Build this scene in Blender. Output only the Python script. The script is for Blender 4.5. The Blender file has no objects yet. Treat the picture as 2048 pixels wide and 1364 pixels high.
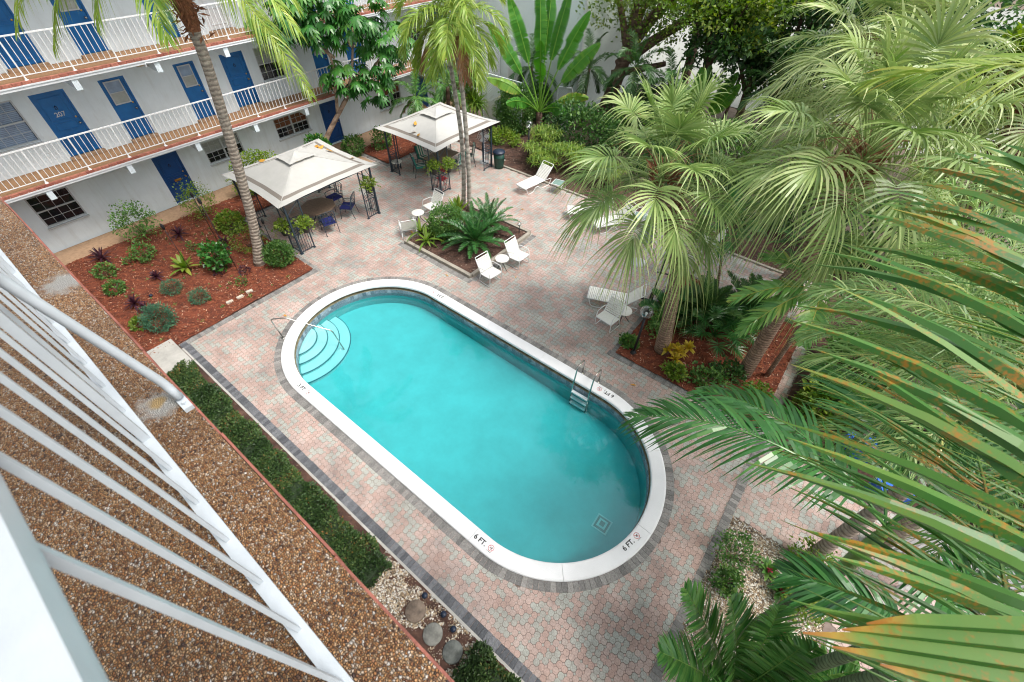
import bpy, math, random
import numpy as np
from mathutils import Vector, Matrix
random.seed(7); rng = np.random.default_rng(7)
S = bpy.context.scene; COL = S.collection
R_ = math.radians
A3 = lambda *a: np.array(a, float)

# ------------------------------------------------------------------ mesh builder
class MB:
    def __init__(s): s.V = []; s.n = 0; s.F = []; s.A = []
    def add(s, V, F, v=0.5, m=0):
        V = np.asarray(V, float).reshape(-1, 3); F = np.asarray(F, int)
        if F.ndim == 1: F = F[None]
        s.V.append(V); s.F.append((F + s.n, m))
        a = np.empty(len(V)); a[:] = v; s.A.append(a); s.n += len(V); return s
    def box(s, c, d, rz=0, v=.5, m=0, M=None):
        d = np.array(d, float)/2
        P = np.array([[x, y, z] for x in (-1, 1) for y in (-1, 1) for z in (-1, 1)], float)*d
        if M is not None: P = P @ np.asarray(M).T
        if rz:
            cs, sn = math.cos(rz), math.sin(rz); P = P @ np.array([[cs, sn, 0], [-sn, cs, 0], [0, 0, 1]])
        return s.add(P + np.array(c, float), [[0, 1, 3, 2], [4, 6, 7, 5], [0, 4, 5, 1], [2, 3, 7, 6], [0, 2, 6, 4], [1, 5, 7, 3]], v, m)
    def bar(s, a, b, w, h=None, v=.5, m=0, up=(0, 0, 1)):
        a = np.array(a, float); b = np.array(b, float); h = h or w
        d = b-a; L = np.linalg.norm(d); d /= L; u = np.array(up, float)
        if abs(d @ u) > .98: u = A3(1, 0, 0)
        x = np.cross(u, d); x /= np.linalg.norm(x); y = np.cross(d, x)
        return s.box((a+b)/2, (w, h, L), v=v, m=m, M=np.stack([x, y, d], 1))
    def tube(s, P, r, n=8, v=.5, m=0, cap=True):
        P = np.asarray(P, float); k = len(P); r = np.broadcast_to(np.asarray(r, float), (k,))
        T = np.gradient(P, axis=0); T /= np.linalg.norm(T, axis=1)[:, None]+1e-12
        u = A3(0, 0, 1) if abs(T[0, 2]) < .9 else A3(1, 0, 0)
        X = np.zeros_like(P); x = np.cross(T[0], u); x /= np.linalg.norm(x)
        for i in range(k):
            x = x - T[i]*(x @ T[i]); x /= np.linalg.norm(x)+1e-12; X[i] = x
        Y = np.cross(T, X); a = np.linspace(0, 2*math.pi, n, endpoint=False)
        V = P[:, None] + r[:, None, None]*(np.cos(a)[None, :, None]*X[:, None]+np.sin(a)[None, :, None]*Y[:, None])
        i = np.arange(k-1)[:, None]*n; j = np.arange(n)[None]; j2 = (j+1) % n
        F = np.stack([i+j, i+j2, i+n+j2, i+n+j], -1).reshape(-1, 4)
        vv = np.repeat(np.broadcast_to(np.asarray(v, float), (k,)), n)
        s.add(V.reshape(-1, 3), F, vv, m)
        if cap:
            s.F.append((np.arange(n)[None, ::-1]+s.n-k*n, m)); s.F.append((np.arange(n)[None]+s.n-n, m))
        return s
    def lathe(s, prof, c=(0, 0, 0), n=24, v=.5, m=0):
        prof = np.asarray(prof, float); k = len(prof); a = np.linspace(0, 2*math.pi, n, endpoint=False)
        V = np.stack([prof[:, 0, None]*np.cos(a), prof[:, 0, None]*np.sin(a), np.repeat(prof[:, 1, None], n, 1)], -1).reshape(-1, 3)+np.array(c, float)
        i = np.arange(k-1)[:, None]*n; j = np.arange(n)[None]; j2 = (j+1) % n
        return s.add(V, np.stack([i+j, i+j2, i+n+j2, i+n+j], -1).reshape(-1, 4), v, m)
    def strip(s, P, W, v=.5, m=0):
        P = np.asarray(P, float); W = np.asarray(W, float); k = len(P)
        V = np.stack([P-W, P+W], 1).reshape(-1, 3); i = np.arange(k-1)*2
        return s.add(V, np.stack([i, i+1, i+3, i+2], 1), np.repeat(np.broadcast_to(v, (k,)), 2), m)
    def strips(s, P, W, v, m=0):
        # P,W (L,k,3) many ribbons at once, v (L,) or (L,k)
        L, k, _ = P.shape; V = np.stack([P-W, P+W], 2).reshape(-1, 3)
        i = (np.arange(L)[:, None]*k*2 + np.arange(k-1)[None]*2).ravel()
        v = np.asarray(v, float)
        if v.ndim == 1: v = np.repeat(v, k)
        return s.add(V, np.stack([i, i+1, i+3, i+2], 1), np.repeat(v.ravel(), 2), m)
    def build(s, name, mats, parent=None, smooth=False):
        if not isinstance(mats, (list, tuple)): mats = [mats]
        me = bpy.data.meshes.new(name)
        V = np.concatenate(s.V) if s.V else np.zeros((0, 3))
        off = np.zeros(3); p = parent
        while p is not None: off += np.array(p.location); p = p.parent
        V = V - off
        me.vertices.add(len(V)); me.vertices.foreach_set('co', V.astype(np.float32).ravel())
        nl = sum(f.size for f, _ in s.F); npoly = sum(len(f) for f, _ in s.F)
        me.loops.add(nl); me.polygons.add(npoly)
        me.loops.foreach_set('vertex_index', np.concatenate([f.ravel() for f, _ in s.F]).astype(np.int32))
        tot = np.concatenate([np.full(len(f), f.shape[1]) for f, _ in s.F]).astype(np.int32)
        me.polygons.foreach_set('loop_start', np.concatenate([[0], np.cumsum(tot)[:-1]]).astype(np.int32))
        me.polygons.foreach_set('material_index', np.concatenate([np.full(len(f), m) for f, m in s.F]).astype(np.int32))
        me.polygons.foreach_set('use_smooth', np.full(npoly, bool(smooth)))
        at = me.attributes.new('v', 'FLOAT', 'POINT'); at.data.foreach_set('value', np.concatenate(s.A).astype(np.float32))
        for mt in mats: me.materials.append(mt)
        me.update(calc_edges=True); me.validate()
        o = bpy.data.objects.new(name, me); COL.objects.link(o)
        if parent is not None: o.parent = parent
        return o

def tag(o, label=None, cat=None, group=None, kind=None):
    if label: o['label'] = label
    if cat: o['category'] = cat
    if group: o['group'] = group
    if kind: o['kind'] = kind
    return o
def E(name, label, cat, loc=(0, 0, 0), group=None):
    o = bpy.data.objects.new(name, None); COL.objects.link(o); o.location = loc; o.empty_display_size = .1
    return tag(o, label, cat, group)
def kids(o): return [c for c in o.children]
def copy_tree(o, parent=None):
    c = o.copy(); COL.objects.link(c); c.parent = parent
    for k in kids(o): copy_tree(k, c)
    return c
def struct(name, mb, mats, smooth=False): return tag(mb.build(name, mats, smooth=smooth), kind='structure')

# ------------------------------------------------------------------ materials
def lin(c):
    return tuple((x/12.92 if x <= .04045 else ((x+.055)/1.055)**2.4) for x in c)
def NT(name):
    m = bpy.data.materials.new(name); m.use_nodes = True; nt = m.node_tree; b = nt.nodes['Principled BSDF']
    return m, nt, b
def N(nt, t, **k):
    n = nt.nodes.new(t)
    for a, b in k.items():
        if a.startswith('i_'):
            key = a[2:]; key = int(key) if key.isdigit() else key
            n.inputs[key].default_value = b
        else: setattr(n, a, b)
    return n
def noise_col(nt, c, var, scale, vec=None, detail=6):
    no = N(nt, 'ShaderNodeTexNoise'); no.inputs['Scale'].default_value = scale; no.inputs['Detail'].default_value = detail; no.inputs['Roughness'].default_value = .65
    if vec is None:
        vec = N(nt, 'ShaderNodeTexCoord').outputs['Object']
    nt.links.new(vec, no.inputs['Vector'])
    r = N(nt, 'ShaderNodeValToRGB')
    r.color_ramp.elements[0].position = .3; r.color_ramp.elements[1].position = .7
    r.color_ramp.elements[0].color = tuple(x*(1-var) for x in c)+(1,); r.color_ramp.elements[1].color = tuple(min(1, x*(1+var)) for x in c)+(1,)
    nt.links.new(no.outputs['Fac'], r.inputs['Fac']); return r.outputs['Color'], no.outputs['Fac']
def mat(name, c, rough=.6, var=.12, scale=6, bump=0, metal=0, bscale=None, spec=.5):
    m, nt, b = NT(name)
    col, f = noise_col(nt, c, var, scale)
    nt.links.new(col, b.inputs['Base Color']); b.inputs['Roughness'].default_value = rough; b.inputs['Metallic'].default_value = metal
    b.inputs['Specular IOR Level'].default_value = spec
    if bump:
        no = N(nt, 'ShaderNodeTexNoise'); no.inputs['Scale'].default_value = bscale or scale*6; no.inputs['Detail'].default_value = 5
        nt.links.new(N(nt, 'ShaderNodeTexCoord').outputs['Object'], no.inputs['Vector'])
        bp = N(nt, 'ShaderNodeBump'); bp.inputs['Strength'].default_value = bump; bp.inputs['Distance'].default_value = .02
        nt.links.new(no.outputs['Fac'], bp.inputs['Height']); nt.links.new(bp.outputs['Normal'], b.inputs['Normal'])
    return m
def ramp_attr(nt, stops, attr='v'):
    a = N(nt, 'ShaderNodeAttribute', attribute_name=attr); r = N(nt, 'ShaderNodeValToRGB')
    el = r.color_ramp.elements
    while len(el) < len(stops): el.new(.5)
    for e, (p, c) in zip(el, stops): e.position = p; e.color = tuple(c)+(1,)
    nt.links.new(a.outputs['Fac'], r.inputs['Fac']); return r.outputs['Color'], a.outputs['Fac']
def leaf(name, stops, rough=.42, trans=.35, spec=.5):
    m, nt, b = NT(name)
    col, _ = ramp_attr(nt, stops)
    oi = N(nt, 'ShaderNodeObjectInfo'); hs = N(nt, 'ShaderNodeHueSaturation')
    mr = N(nt, 'ShaderNodeMapRange', i_3=.85, i_4=1.15); nt.links.new(oi.outputs['Random'], mr.inputs[0]); nt.links.new(mr.outputs[0], hs.inputs['Value'])
    no = N(nt, 'ShaderNodeTexNoise'); no.inputs['Scale'].default_value = 9; no.inputs['Detail'].default_value = 3
    nt.links.new(N(nt, 'ShaderNodeTexCoord').outputs['Object'], no.inputs['Vector'])
    mh = N(nt, 'ShaderNodeMapRange', i_3=.475, i_4=.525); nt.links.new(no.outputs['Fac'], mh.inputs[0]); nt.links.new(mh.outputs[0], hs.inputs['Hue'])
    nt.links.new(col, hs.inputs['Color'])
    nt.links.new(hs.outputs['Color'], b.inputs['Base Color']); b.inputs['Roughness'].default_value = rough; b.inputs['Specular IOR Level'].default_value = spec
    tr = N(nt, 'ShaderNodeBsdfTranslucent'); mx = N(nt, 'ShaderNodeMixShader'); mx.inputs[0].default_value = trans
    h2 = N(nt, 'ShaderNodeHueSaturation'); h2.inputs['Saturation'].default_value = 1.15; h2.inputs['Value'].default_value = 1.25
    nt.links.new(hs.outputs['Color'], h2.inputs['Color']); nt.links.new(h2.outputs['Color'], tr.inputs['Color'])
    nt.links.new(b.outputs[0], mx.inputs[1]); nt.links.new(tr.outputs[0], mx.inputs[2])
    nt.links.new(mx.outputs[0], nt.nodes['Material Output'].inputs[0]); return m

M_wall = mat('stucco', (.70, .78, .83), .9, .06, 1.2, .25, bscale=60)
def streak(m, amt=.25):
    nt = m.node_tree; b = nt.nodes['Principled BSDF']; src = b.inputs['Base Color'].links[0].from_socket
    mp = N(nt, 'ShaderNodeMapping'); mp.inputs['Scale'].default_value = (2.2, 2.2, .22); nt.links.new(N(nt, 'ShaderNodeTexCoord').outputs['Object'], mp.inputs[0])
    no = N(nt, 'ShaderNodeTexNoise'); no.inputs['Scale'].default_value = 2.2; no.inputs['Detail'].default_value = 8; no.inputs['Roughness'].default_value = .7; nt.links.new(mp.outputs[0], no.inputs[0])
    mr = N(nt, 'ShaderNodeMapRange', i_1=.5, i_2=.8, i_3=0., i_4=amt*2); nt.links.new(no.outputs[0], mr.inputs[0]); mx = N(nt, 'ShaderNodeMixRGB'); mx.inputs[2].default_value = (.30, .29, .25, 1)
    nt.links.new(mr.outputs[0], mx.inputs[0]); nt.links.new(src, mx.inputs[1]); nt.links.new(mx.outputs[0], b.inputs['Base Color'])
streak(M_wall, .14)
M_wallg = mat('pale_stucco', (.76, .84, .82), .9, .06, .8, .25, bscale=60)
M_white = mat('white_paint', (.70, .72, .74), .45, .05, 5, .05)
M_whitem = mat('white_metal_paint', (.74, .75, .75), .35, .05, 8)
M_rail = mat('railing_paint', (.46, .505, .54), .38, .07, 9, .06, bscale=40)
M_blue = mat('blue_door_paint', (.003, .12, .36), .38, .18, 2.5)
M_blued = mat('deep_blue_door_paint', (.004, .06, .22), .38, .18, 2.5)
M_dark = mat('dark_glass', (.012, .014, .018), .08, .3, 3)
M_blind = mat('window_blind', (.36, .38, .36), .6, .2, 3)
M_frame = mat('aluminium_frame', (.48, .51, .53), .45, .08, 5)
M_brass = mat('brass', (.65, .45, .14), .3, .1, 5, metal=1)
M_steel = mat('stainless_steel', (.46, .45, .42), .25, .08, 6, metal=1)
M_black = mat('black_metal', (.012, .013, .015), .4, .2, 6)
M_iron = mat('blue_black_iron', (.022, .04, .06), .45, .2, 8)
M_strap = mat('vinyl_strap', (.80, .80, .74), .5, .05, 9)
M_canvas = mat('canopy_canvas', (.46, .455, .43), .85, .07, 1.6, .15, bscale=25)
M_band = mat('taupe_band_canvas', (.20, .175, .15), .85, .08, 2)
M_redstep = mat('red_edge_paint', (.36, .11, .075), .8, .3, 7, .3)
M_rededge = mat('dark_red_edge_paint', (.25, .09, .065), .8, .4, 9, .4)
M_conc = mat('concrete', (.42, .41, .38), .9, .18, 3, .3)
M_tan = mat('tan_walk', (.36, .235, .145), .9, .2, 9, .4, bscale=120)
M_teal = mat('green_white_cushion', (.03, .22, .17), .8, .1, 4)
M_cush = mat('white_cushion', (.62, .64, .58), .8, .1, 4)
M_navy = mat('navy_cushion', (.012, .018, .14), .7, .2, 4)
M_table = mat('tile_table_top', (.17, .12, .085), .35, .3, 14)
M_tstone = mat('side_table_top', (.72, .71, .66), .5, .08, 12)
M_bin = mat('green_plastic', (.008, .055, .038), .45, .1, 5)
M_binlid = mat('navy_plastic', (.01, .02, .045), .45, .1, 5)
M_red = mat('red_paint', (.42, .03, .045), .5, .1, 5)
M_orange = mat('yellow_dead_leaf', (.55, .27, .03), .6, .2, 9)
M_pot = mat('dark_pot', (.03, .03, .03), .6, .2, 5)
M_umb = mat('grey_umbrella_fabric', (.33, .37, .35), .85, .12, 3)
M_bluet = mat('bright_blue_plastic', (.01, .12, .55), .4, .1, 4)
M_parkc = mat('pale_concrete', (.30, .31, .28), .9, .1, .4)
M_ink = mat('black_ink', (.012, .012, .012), .6, .1, 5)
M_redink = mat('red_ink', (.5, .03, .03), .6, .1, 5)
M_amber = mat('pale_glass_block', (.5, .42, .25), .3, .1, 5)
M_soil = mat('sandy_soil', (.16, .12, .09), .95, .3, 3, .5)
M_boot = mat('palm_boot_fibre', (.22, .085, .04), .9, .45, 14, .9, bscale=50)
M_curtain = mat('window_curtain', (.20, .075, .03), .8, .5, 5)
M_bluecurt = mat('pale_blue_blind', (.25, .33, .45), .7, .2, 3)
M_slate = mat('stepping_stone', (.20, .20, .18), .9, .45, 6, .6)
M_twig = mat('dark_twigs', (.018, .035, .012), .9, .5, 20, .6)
M_brick = mat('cream_brick', (.50, .45, .37), .9, .15, 9, .3)
M_pedge = mat('planter_kerb', (.33, .30, .25), .9, .2, 5, .3)

def bark(name, c, ring=18, var=.3, bump=.6):
    m, nt, b = NT(name)
    tc = N(nt, 'ShaderNodeTexCoord'); w = N(nt, 'ShaderNodeTexWave', bands_direction='Z'); w.inputs['Scale'].default_value = ring/6; w.inputs['Distortion'].default_value = 3.5; w.inputs['Detail'].default_value = 3; w.inputs['Detail Scale'].default_value = 2.5
    nt.links.new(tc.outputs['Object'], w.inputs['Vector'])
    col, f = noise_col(nt, c, var, 9)
    mx = N(nt, 'ShaderNodeMixRGB', blend_type='MULTIPLY'); mx.inputs[0].default_value = .55
    r = N(nt, 'ShaderNodeValToRGB'); r.color_ramp.elements[0].color = (.3, .27, .25, 1); r.color_ramp.elements[0].position = .05; r.color_ramp.elements[1].position = .45
    nt.links.new(w.outputs['Fac'], r.inputs['Fac']); nt.links.new(col, mx.inputs[1]); nt.links.new(r.outputs[0], mx.inputs[2])
    nt.links.new(mx.outputs[0], b.inputs['Base Color']); b.inputs['Roughness'].default_value = .9
    bp = N(nt, 'ShaderNodeBump'); bp.inputs['Strength'].default_value = bump; bp.inputs['Distance'].default_value = .03
    ad = N(nt, 'ShaderNodeMath', operation='ADD'); nt.links.new(w.outputs['Fac'], ad.inputs[0]); nt.links.new(f, ad.inputs[1])
    nt.links.new(ad.outputs[0], bp.inputs['Height']); nt.links.new(bp.outputs[0], b.inputs['Normal']); return m
M_palmbark = bark('grey_palm_bark', (.36, .30, .245), 16)
M_sabalbark = bark('brown_palm_bark', (.30, .20, .14), 22, .4)
M_twinbark = bark('pale_palm_bark', (.42, .38, .33), 8, .45, .3)
M_treebark = bark('smooth_tree_bark', (.36, .25, .18), 4, .35, .3)
M_oakbark = bark('rough_tree_bark', (.15, .09, .065), 6, .45, .8)
M_greenstem = bark('ringed_green_stem', (.15, .20, .10), 24, .3, .2)
M_shaft = mat('palm_crownshaft', (.34, .28, .10), .5, .35, 5)
M_shaftg = mat('green_crownshaft', (.16, .27, .06), .45, .3, 5)

L_sabal = leaf('sabal_leaf', [(0, (.045, .095, .025)), (.45, (.165, .27, .068)), (.8, (.33, .42, .15)), (1, (.47, .51, .235))], .38, .24)
L_coco = leaf('coconut_leaf', [(0, (0.060, 0.132, 0.014)), (.5, (0.192, 0.324, 0.042)), (.85, (0.384, 0.456, 0.084)), (1, (0.600, 0.432, 0.072))], .38, .22)
L_areca = leaf('areca_leaf', [(0, (0.015, 0.069, 0.022)), (.5, (0.050, 0.175, 0.037)), (.85, (0.163, 0.325, 0.075)), (1, (0.375, 0.375, 0.075))], .3, .22)
L_wind = leaf('feathery_leaf', [(0, (0.054, 0.149, 0.047)), (.5, (0.162, 0.324, 0.095)), (.85, (0.378, 0.486, 0.176)), (1, (0.567, 0.459, 0.121))], .36, .22)
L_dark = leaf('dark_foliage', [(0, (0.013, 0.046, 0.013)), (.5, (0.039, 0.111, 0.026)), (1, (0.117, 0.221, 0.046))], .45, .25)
L_mid = leaf('mid_foliage', [(0, (0.025, 0.075, 0.015)), (.5, (0.075, 0.188, 0.037)), (1, (0.200, 0.338, 0.075))], .45, .3)
L_bright = leaf('bright_foliage', [(0, (0.050, 0.120, 0.012)), (.5, (0.140, 0.250, 0.030)), (1, (0.320, 0.380, 0.060))], .45, .35)
L_hedge = leaf('hedge_foliage', [(0, (.022, .05, .016)), (.55, (.065, .13, .035)), (.9, (.15, .20, .06)), (1, (.28, .15, .05))], .5, .25)
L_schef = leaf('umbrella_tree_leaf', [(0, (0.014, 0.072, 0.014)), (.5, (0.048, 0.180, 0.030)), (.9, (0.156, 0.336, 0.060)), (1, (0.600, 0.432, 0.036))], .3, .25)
L_purple = leaf('purple_foliage', [(0, (0.018, 0.006, 0.012)), (.6, (0.060, 0.018, 0.035)), (1, (0.150, 0.050, 0.070))], .4, .2)
L_yellow = leaf('yellow_croton', [(0, (0.200, 0.200, 0.020)), (.5, (0.500, 0.360, 0.020)), (1, (0.620, 0.450, 0.050))], .45, .3)
L_blueg = leaf('juniper_foliage', [(0, (0.016, 0.065, 0.039)), (.6, (0.052, 0.169, 0.091)), (1, (0.130, 0.286, 0.143))], .6, .2)
L_sago = leaf('sago_leaf', [(0, (0.013, 0.052, 0.016)), (.5, (0.039, 0.143, 0.033)), (1, (0.130, 0.286, 0.065))], .3, .2)
L_banana = leaf('banana_leaf', [(0, (0.026, 0.117, 0.016)), (.5, (0.078, 0.260, 0.033)), (.88, (0.260, 0.442, 0.065)), (1, (0.676, 0.520, 0.156))], .32, .4)
L_dead = leaf('dead_frond', [(0, (0.160, 0.070, 0.030)), (1, (0.340, 0.190, 0.100))], .8, .2)
L_tip = leaf('browning_near_leaf', [(0, (.025, .075, .014)), (.4, (.06, .18, .032)), (.7, (.16, .275, .05)), (.88, (.42, .27, .04)), (1, (.36, .13, .03))], .42, .22)
def add_rust(m):
    nt = m.node_tree; hs = [n for n in nt.nodes if n.type == 'HUE_SAT'][0]; b = nt.nodes['Principled BSDF']
    no = N(nt, 'ShaderNodeTexNoise'); no.inputs['Scale'].default_value = 70; no.inputs['Detail'].default_value = 4; nt.links.new(N(nt, 'ShaderNodeTexCoord').outputs['Object'], no.inputs['Vector'])
    n2 = N(nt, 'ShaderNodeTexNoise'); n2.inputs['Scale'].default_value = 5; nt.links.new(N(nt, 'ShaderNodeTexCoord').outputs['Object'], n2.inputs['Vector'])
    mu = N(nt, 'ShaderNodeMath', operation='MULTIPLY'); nt.links.new(no.outputs[0], mu.inputs[0]); nt.links.new(n2.outputs[0], mu.inputs[1])
    mr = N(nt, 'ShaderNodeMapRange', i_1=.26, i_2=.40, i_4=.75); nt.links.new(mu.outputs[0], mr.inputs[0]); mx = N(nt, 'ShaderNodeMixRGB'); mx.inputs[2].default_value = (.42, .14, .01, 1)
    nt.links.new(mr.outputs[0], mx.inputs[0]); nt.links.new(hs.outputs['Color'], mx.inputs[1]); nt.links.new(mx.outputs[0], b.inputs['Base Color'])
add_rust(L_tip)
L_pink = leaf('pink_bromeliad', [(0, (0.050, 0.140, 0.030)), (.7, (0.100, 0.200, 0.050)), (1, (0.500, 0.060, 0.120))], .4, .3)

# pebble dash
def pebble_mat(name='exposed_aggregate', scale=125, stops=None, bump=1.0, dist=.012, base=(.12, .08, .05), patches=()):
    m, nt, b = NT(name); tc = N(nt, 'ShaderNodeTexCoord')
    v = N(nt, 'ShaderNodeTexVoronoi'); v.inputs['Scale'].default_value = scale; v.inputs['Randomness'].default_value = .9
    mp = N(nt, 'ShaderNodeMapping'); nt.links.new(tc.outputs['Object'], mp.inputs[0]); mp.inputs['Scale'].default_value = (1, 1.18, 1)
    nz = N(nt, 'ShaderNodeTexNoise'); nz.inputs['Scale'].default_value = scale*.45
    nt.links.new(mp.outputs[0], nz.inputs['Vector'])
    vm = N(nt, 'ShaderNodeVectorMath', operation='MULTIPLY_ADD'); vm.inputs[1].default_value = (.35/scale,)*3
    nt.links.new(nz.outputs['Color'], vm.inputs[0]); nt.links.new(mp.outputs[0], vm.inputs[2])
    nt.links.new(vm.outputs[0], v.inputs['Vector'])
    sp = N(nt, 'ShaderNodeSeparateColor'); nt.links.new(v.outputs['Color'], sp.inputs[0])
    r = N(nt, 'ShaderNodeValToRGB'); el = r.color_ramp.elements
    stops = stops or [(0, (.07, .045, .04)), (.10, (.24, .10, .04)), (.30, (.42, .19, .07)), (.58, (.50, .28, .12)), (.80, (.56, .37, .22)), (.93, (.62, .50, .39)), (1, (.70, .66, .61))]
    while len(el) < len(stops): el.new(.5)
    for e, (p, c) in zip(el, stops): e.position = p; e.color = tuple(c)+(1,)
    nt.links.new(sp.outputs[0], r.inputs[0])
    v2 = N(nt, 'ShaderNodeTexVoronoi', feature='DISTANCE_TO_EDGE'); v2.inputs['Scale'].default_value = scale; v2.inputs['Randomness'].default_value = .9
    nt.links.new(vm.outputs[0], v2.inputs['Vector'])
    mr = N(nt, 'ShaderNodeMapRange', i_1=0., i_2=.12); nt.links.new(v2.outputs[0], mr.inputs[0])
    mx = N(nt, 'ShaderNodeMixRGB'); mx.inputs[1].default_value = base+(1,); nt.links.new(mr.outputs[0], mx.inputs[0]); nt.links.new(r.outputs[0], mx.inputs[2])
    # worn patches of pale mortar
    n2 = N(nt, 'ShaderNodeTexNoise'); n2.inputs['Scale'].default_value = 1.6; nt.links.new(tc.outputs['Object'], n2.inputs['Vector'])
    m3 = N(nt, 'ShaderNodeMapRange', i_1=.3, i_2=.7, i_3=.72, i_4=1.15); nt.links.new(n2.outputs[0], m3.inputs[0])
    hs = N(nt, 'ShaderNodeHueSaturation'); nt.links.new(mx.outputs[0], hs.inputs['Color']); nt.links.new(m3.outputs[0], hs.inputs['Value'])
    last = hs.outputs[0]
    for (px_, py_, pr, pc) in patches:
        ds = N(nt, 'ShaderNodeVectorMath', operation='DISTANCE'); ds.inputs[1].default_value = (px_, py_, 0)
        fl_ = N(nt, 'ShaderNodeVectorMath', operation='MULTIPLY'); fl_.inputs[1].default_value = (1, 1, 0); nt.links.new(tc.outputs['Object'], fl_.inputs[0]); nt.links.new(fl_.outputs[0], ds.inputs[0])
        nn_ = N(nt, 'ShaderNodeTexNoise'); nn_.inputs['Scale'].default_value = 22; nn_.inputs['Detail'].default_value = 6; nt.links.new(tc.outputs['Object'], nn_.inputs['Vector'])
        ad = N(nt, 'ShaderNodeMath', operation='MULTIPLY_ADD'); ad.inputs[1].default_value = pr*1.6; nt.links.new(nn_.outputs[0], ad.inputs[0]); nt.links.new(ds.outputs['Value'], ad.inputs[2])
        mr_ = N(nt, 'ShaderNodeMapRange', i_1=pr*1.95, i_2=pr*1.35); nt.links.new(ad.outputs[0], mr_.inputs[0])
        mm_ = N(nt, 'ShaderNodeMixRGB'); mm_.inputs[2].default_value = pc+(1,); nt.links.new(mr_.outputs[0], mm_.inputs[0]); nt.links.new(last, mm_.inputs[1]); last = mm_.outputs[0]
    nt.links.new(last, b.inputs['Base Color']); b.inputs['Roughness'].default_value = .5
    m4 = N(nt, 'ShaderNodeMapRange', i_1=0., i_2=.35); nt.links.new(v2.outputs[0], m4.inputs[0])
    sq = N(nt, 'ShaderNodeMath', operation='POWER'); sq.inputs[1].default_value = .5; nt.links.new(m4.outputs[0], sq.inputs[0])
    bp = N(nt, 'ShaderNodeBump'); bp.inputs['Strength'].default_value = bump; bp.inputs['Distance'].default_value = dist
    nt.links.new(sq.outputs[0], bp.inputs['Height']); nt.links.new(bp.outputs[0], b.inputs['Normal']); return m
M_pebble = pebble_mat(patches=[(4.27, .935, .085, (.50, .49, .46)), (3.10, .97, .10, (.54, .53, .50)), (4.25, .93, .035, (.55, .38, .17))])
M_gravel = pebble_mat('river_gravel', 26, [(0, (.10, .08, .07)), (.25, (.33, .22, .13)), (.5, (.50, .40, .28)), (.75, (.66, .60, .50)), (1, (.82, .80, .76))], 1., .03, (.05, .04, .035))
M_floorfar = mat('pebble_walk_far', (.30, .17, .085), .85, .3, 60, .3, bscale=120)

def paver_mat():
    m, nt, b = NT('clay_paver')
    col, f = ramp_attr(nt, [(0, (.45, .315, .27)), (.3, (.49, .365, .32)), (.58, (.48, .38, .34)), (.62, (.40, .39, .35)), (1, (.41, .425, .385))])
    tc = N(nt, 'ShaderNodeTexCoord')
    n1 = N(nt, 'ShaderNodeTexNoise'); n1.inputs['Scale'].default_value = .9; n1.inputs['Detail'].default_value = 8; n1.inputs['Roughness'].default_value = .7
    nt.links.new(tc.outputs['Object'], n1.inputs['Vector'])
    mr = N(nt, 'ShaderNodeMapRange', i_1=.32, i_2=.62, i_3=.66, i_4=1.08); nt.links.new(n1.outputs[0], mr.inputs[0])
    n2 = N(nt, 'ShaderNodeTexNoise'); n2.inputs['Scale'].default_value = 40; n2.inputs['Detail'].default_value = 4; nt.links.new(tc.outputs['Object'], n2.inputs['Vector'])
    mr2 = N(nt, 'ShaderNodeMapRange', i_1=.3, i_2=.7, i_3=.82, i_4=1.16); nt.links.new(n2.outputs[0], mr2.inputs[0])
    mu = N(nt, 'ShaderNodeMath', operation='MULTIPLY'); nt.links.new(mr.outputs[0], mu.inputs[0]); nt.links.new(mr2.outputs[0], mu.inputs[1])
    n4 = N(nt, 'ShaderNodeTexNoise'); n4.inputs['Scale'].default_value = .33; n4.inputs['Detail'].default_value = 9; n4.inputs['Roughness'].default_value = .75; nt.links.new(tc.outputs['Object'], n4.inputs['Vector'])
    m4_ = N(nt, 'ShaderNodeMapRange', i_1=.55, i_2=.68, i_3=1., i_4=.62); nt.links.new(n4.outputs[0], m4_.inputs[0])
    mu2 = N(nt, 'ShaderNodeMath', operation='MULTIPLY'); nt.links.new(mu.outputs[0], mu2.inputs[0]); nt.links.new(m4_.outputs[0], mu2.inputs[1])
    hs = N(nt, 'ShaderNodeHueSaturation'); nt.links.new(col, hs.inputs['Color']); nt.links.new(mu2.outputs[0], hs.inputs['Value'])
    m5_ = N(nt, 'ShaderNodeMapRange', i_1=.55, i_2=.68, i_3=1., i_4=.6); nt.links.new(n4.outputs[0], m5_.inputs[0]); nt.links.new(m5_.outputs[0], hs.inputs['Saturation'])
    nt.links.new(hs.outputs[0], b.inputs['Base Color']); b.inputs['Roughness'].default_value = .85
    bp = N(nt, 'ShaderNodeBump'); bp.inputs['Strength'].default_value = .3; bp.inputs['Distance'].default_value = .01
    nt.links.new(n2.outputs[0], bp.inputs['Height']); nt.links.new(bp.outputs[0], b.inputs['Normal']); return m
M_paver = paver_mat()
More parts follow.
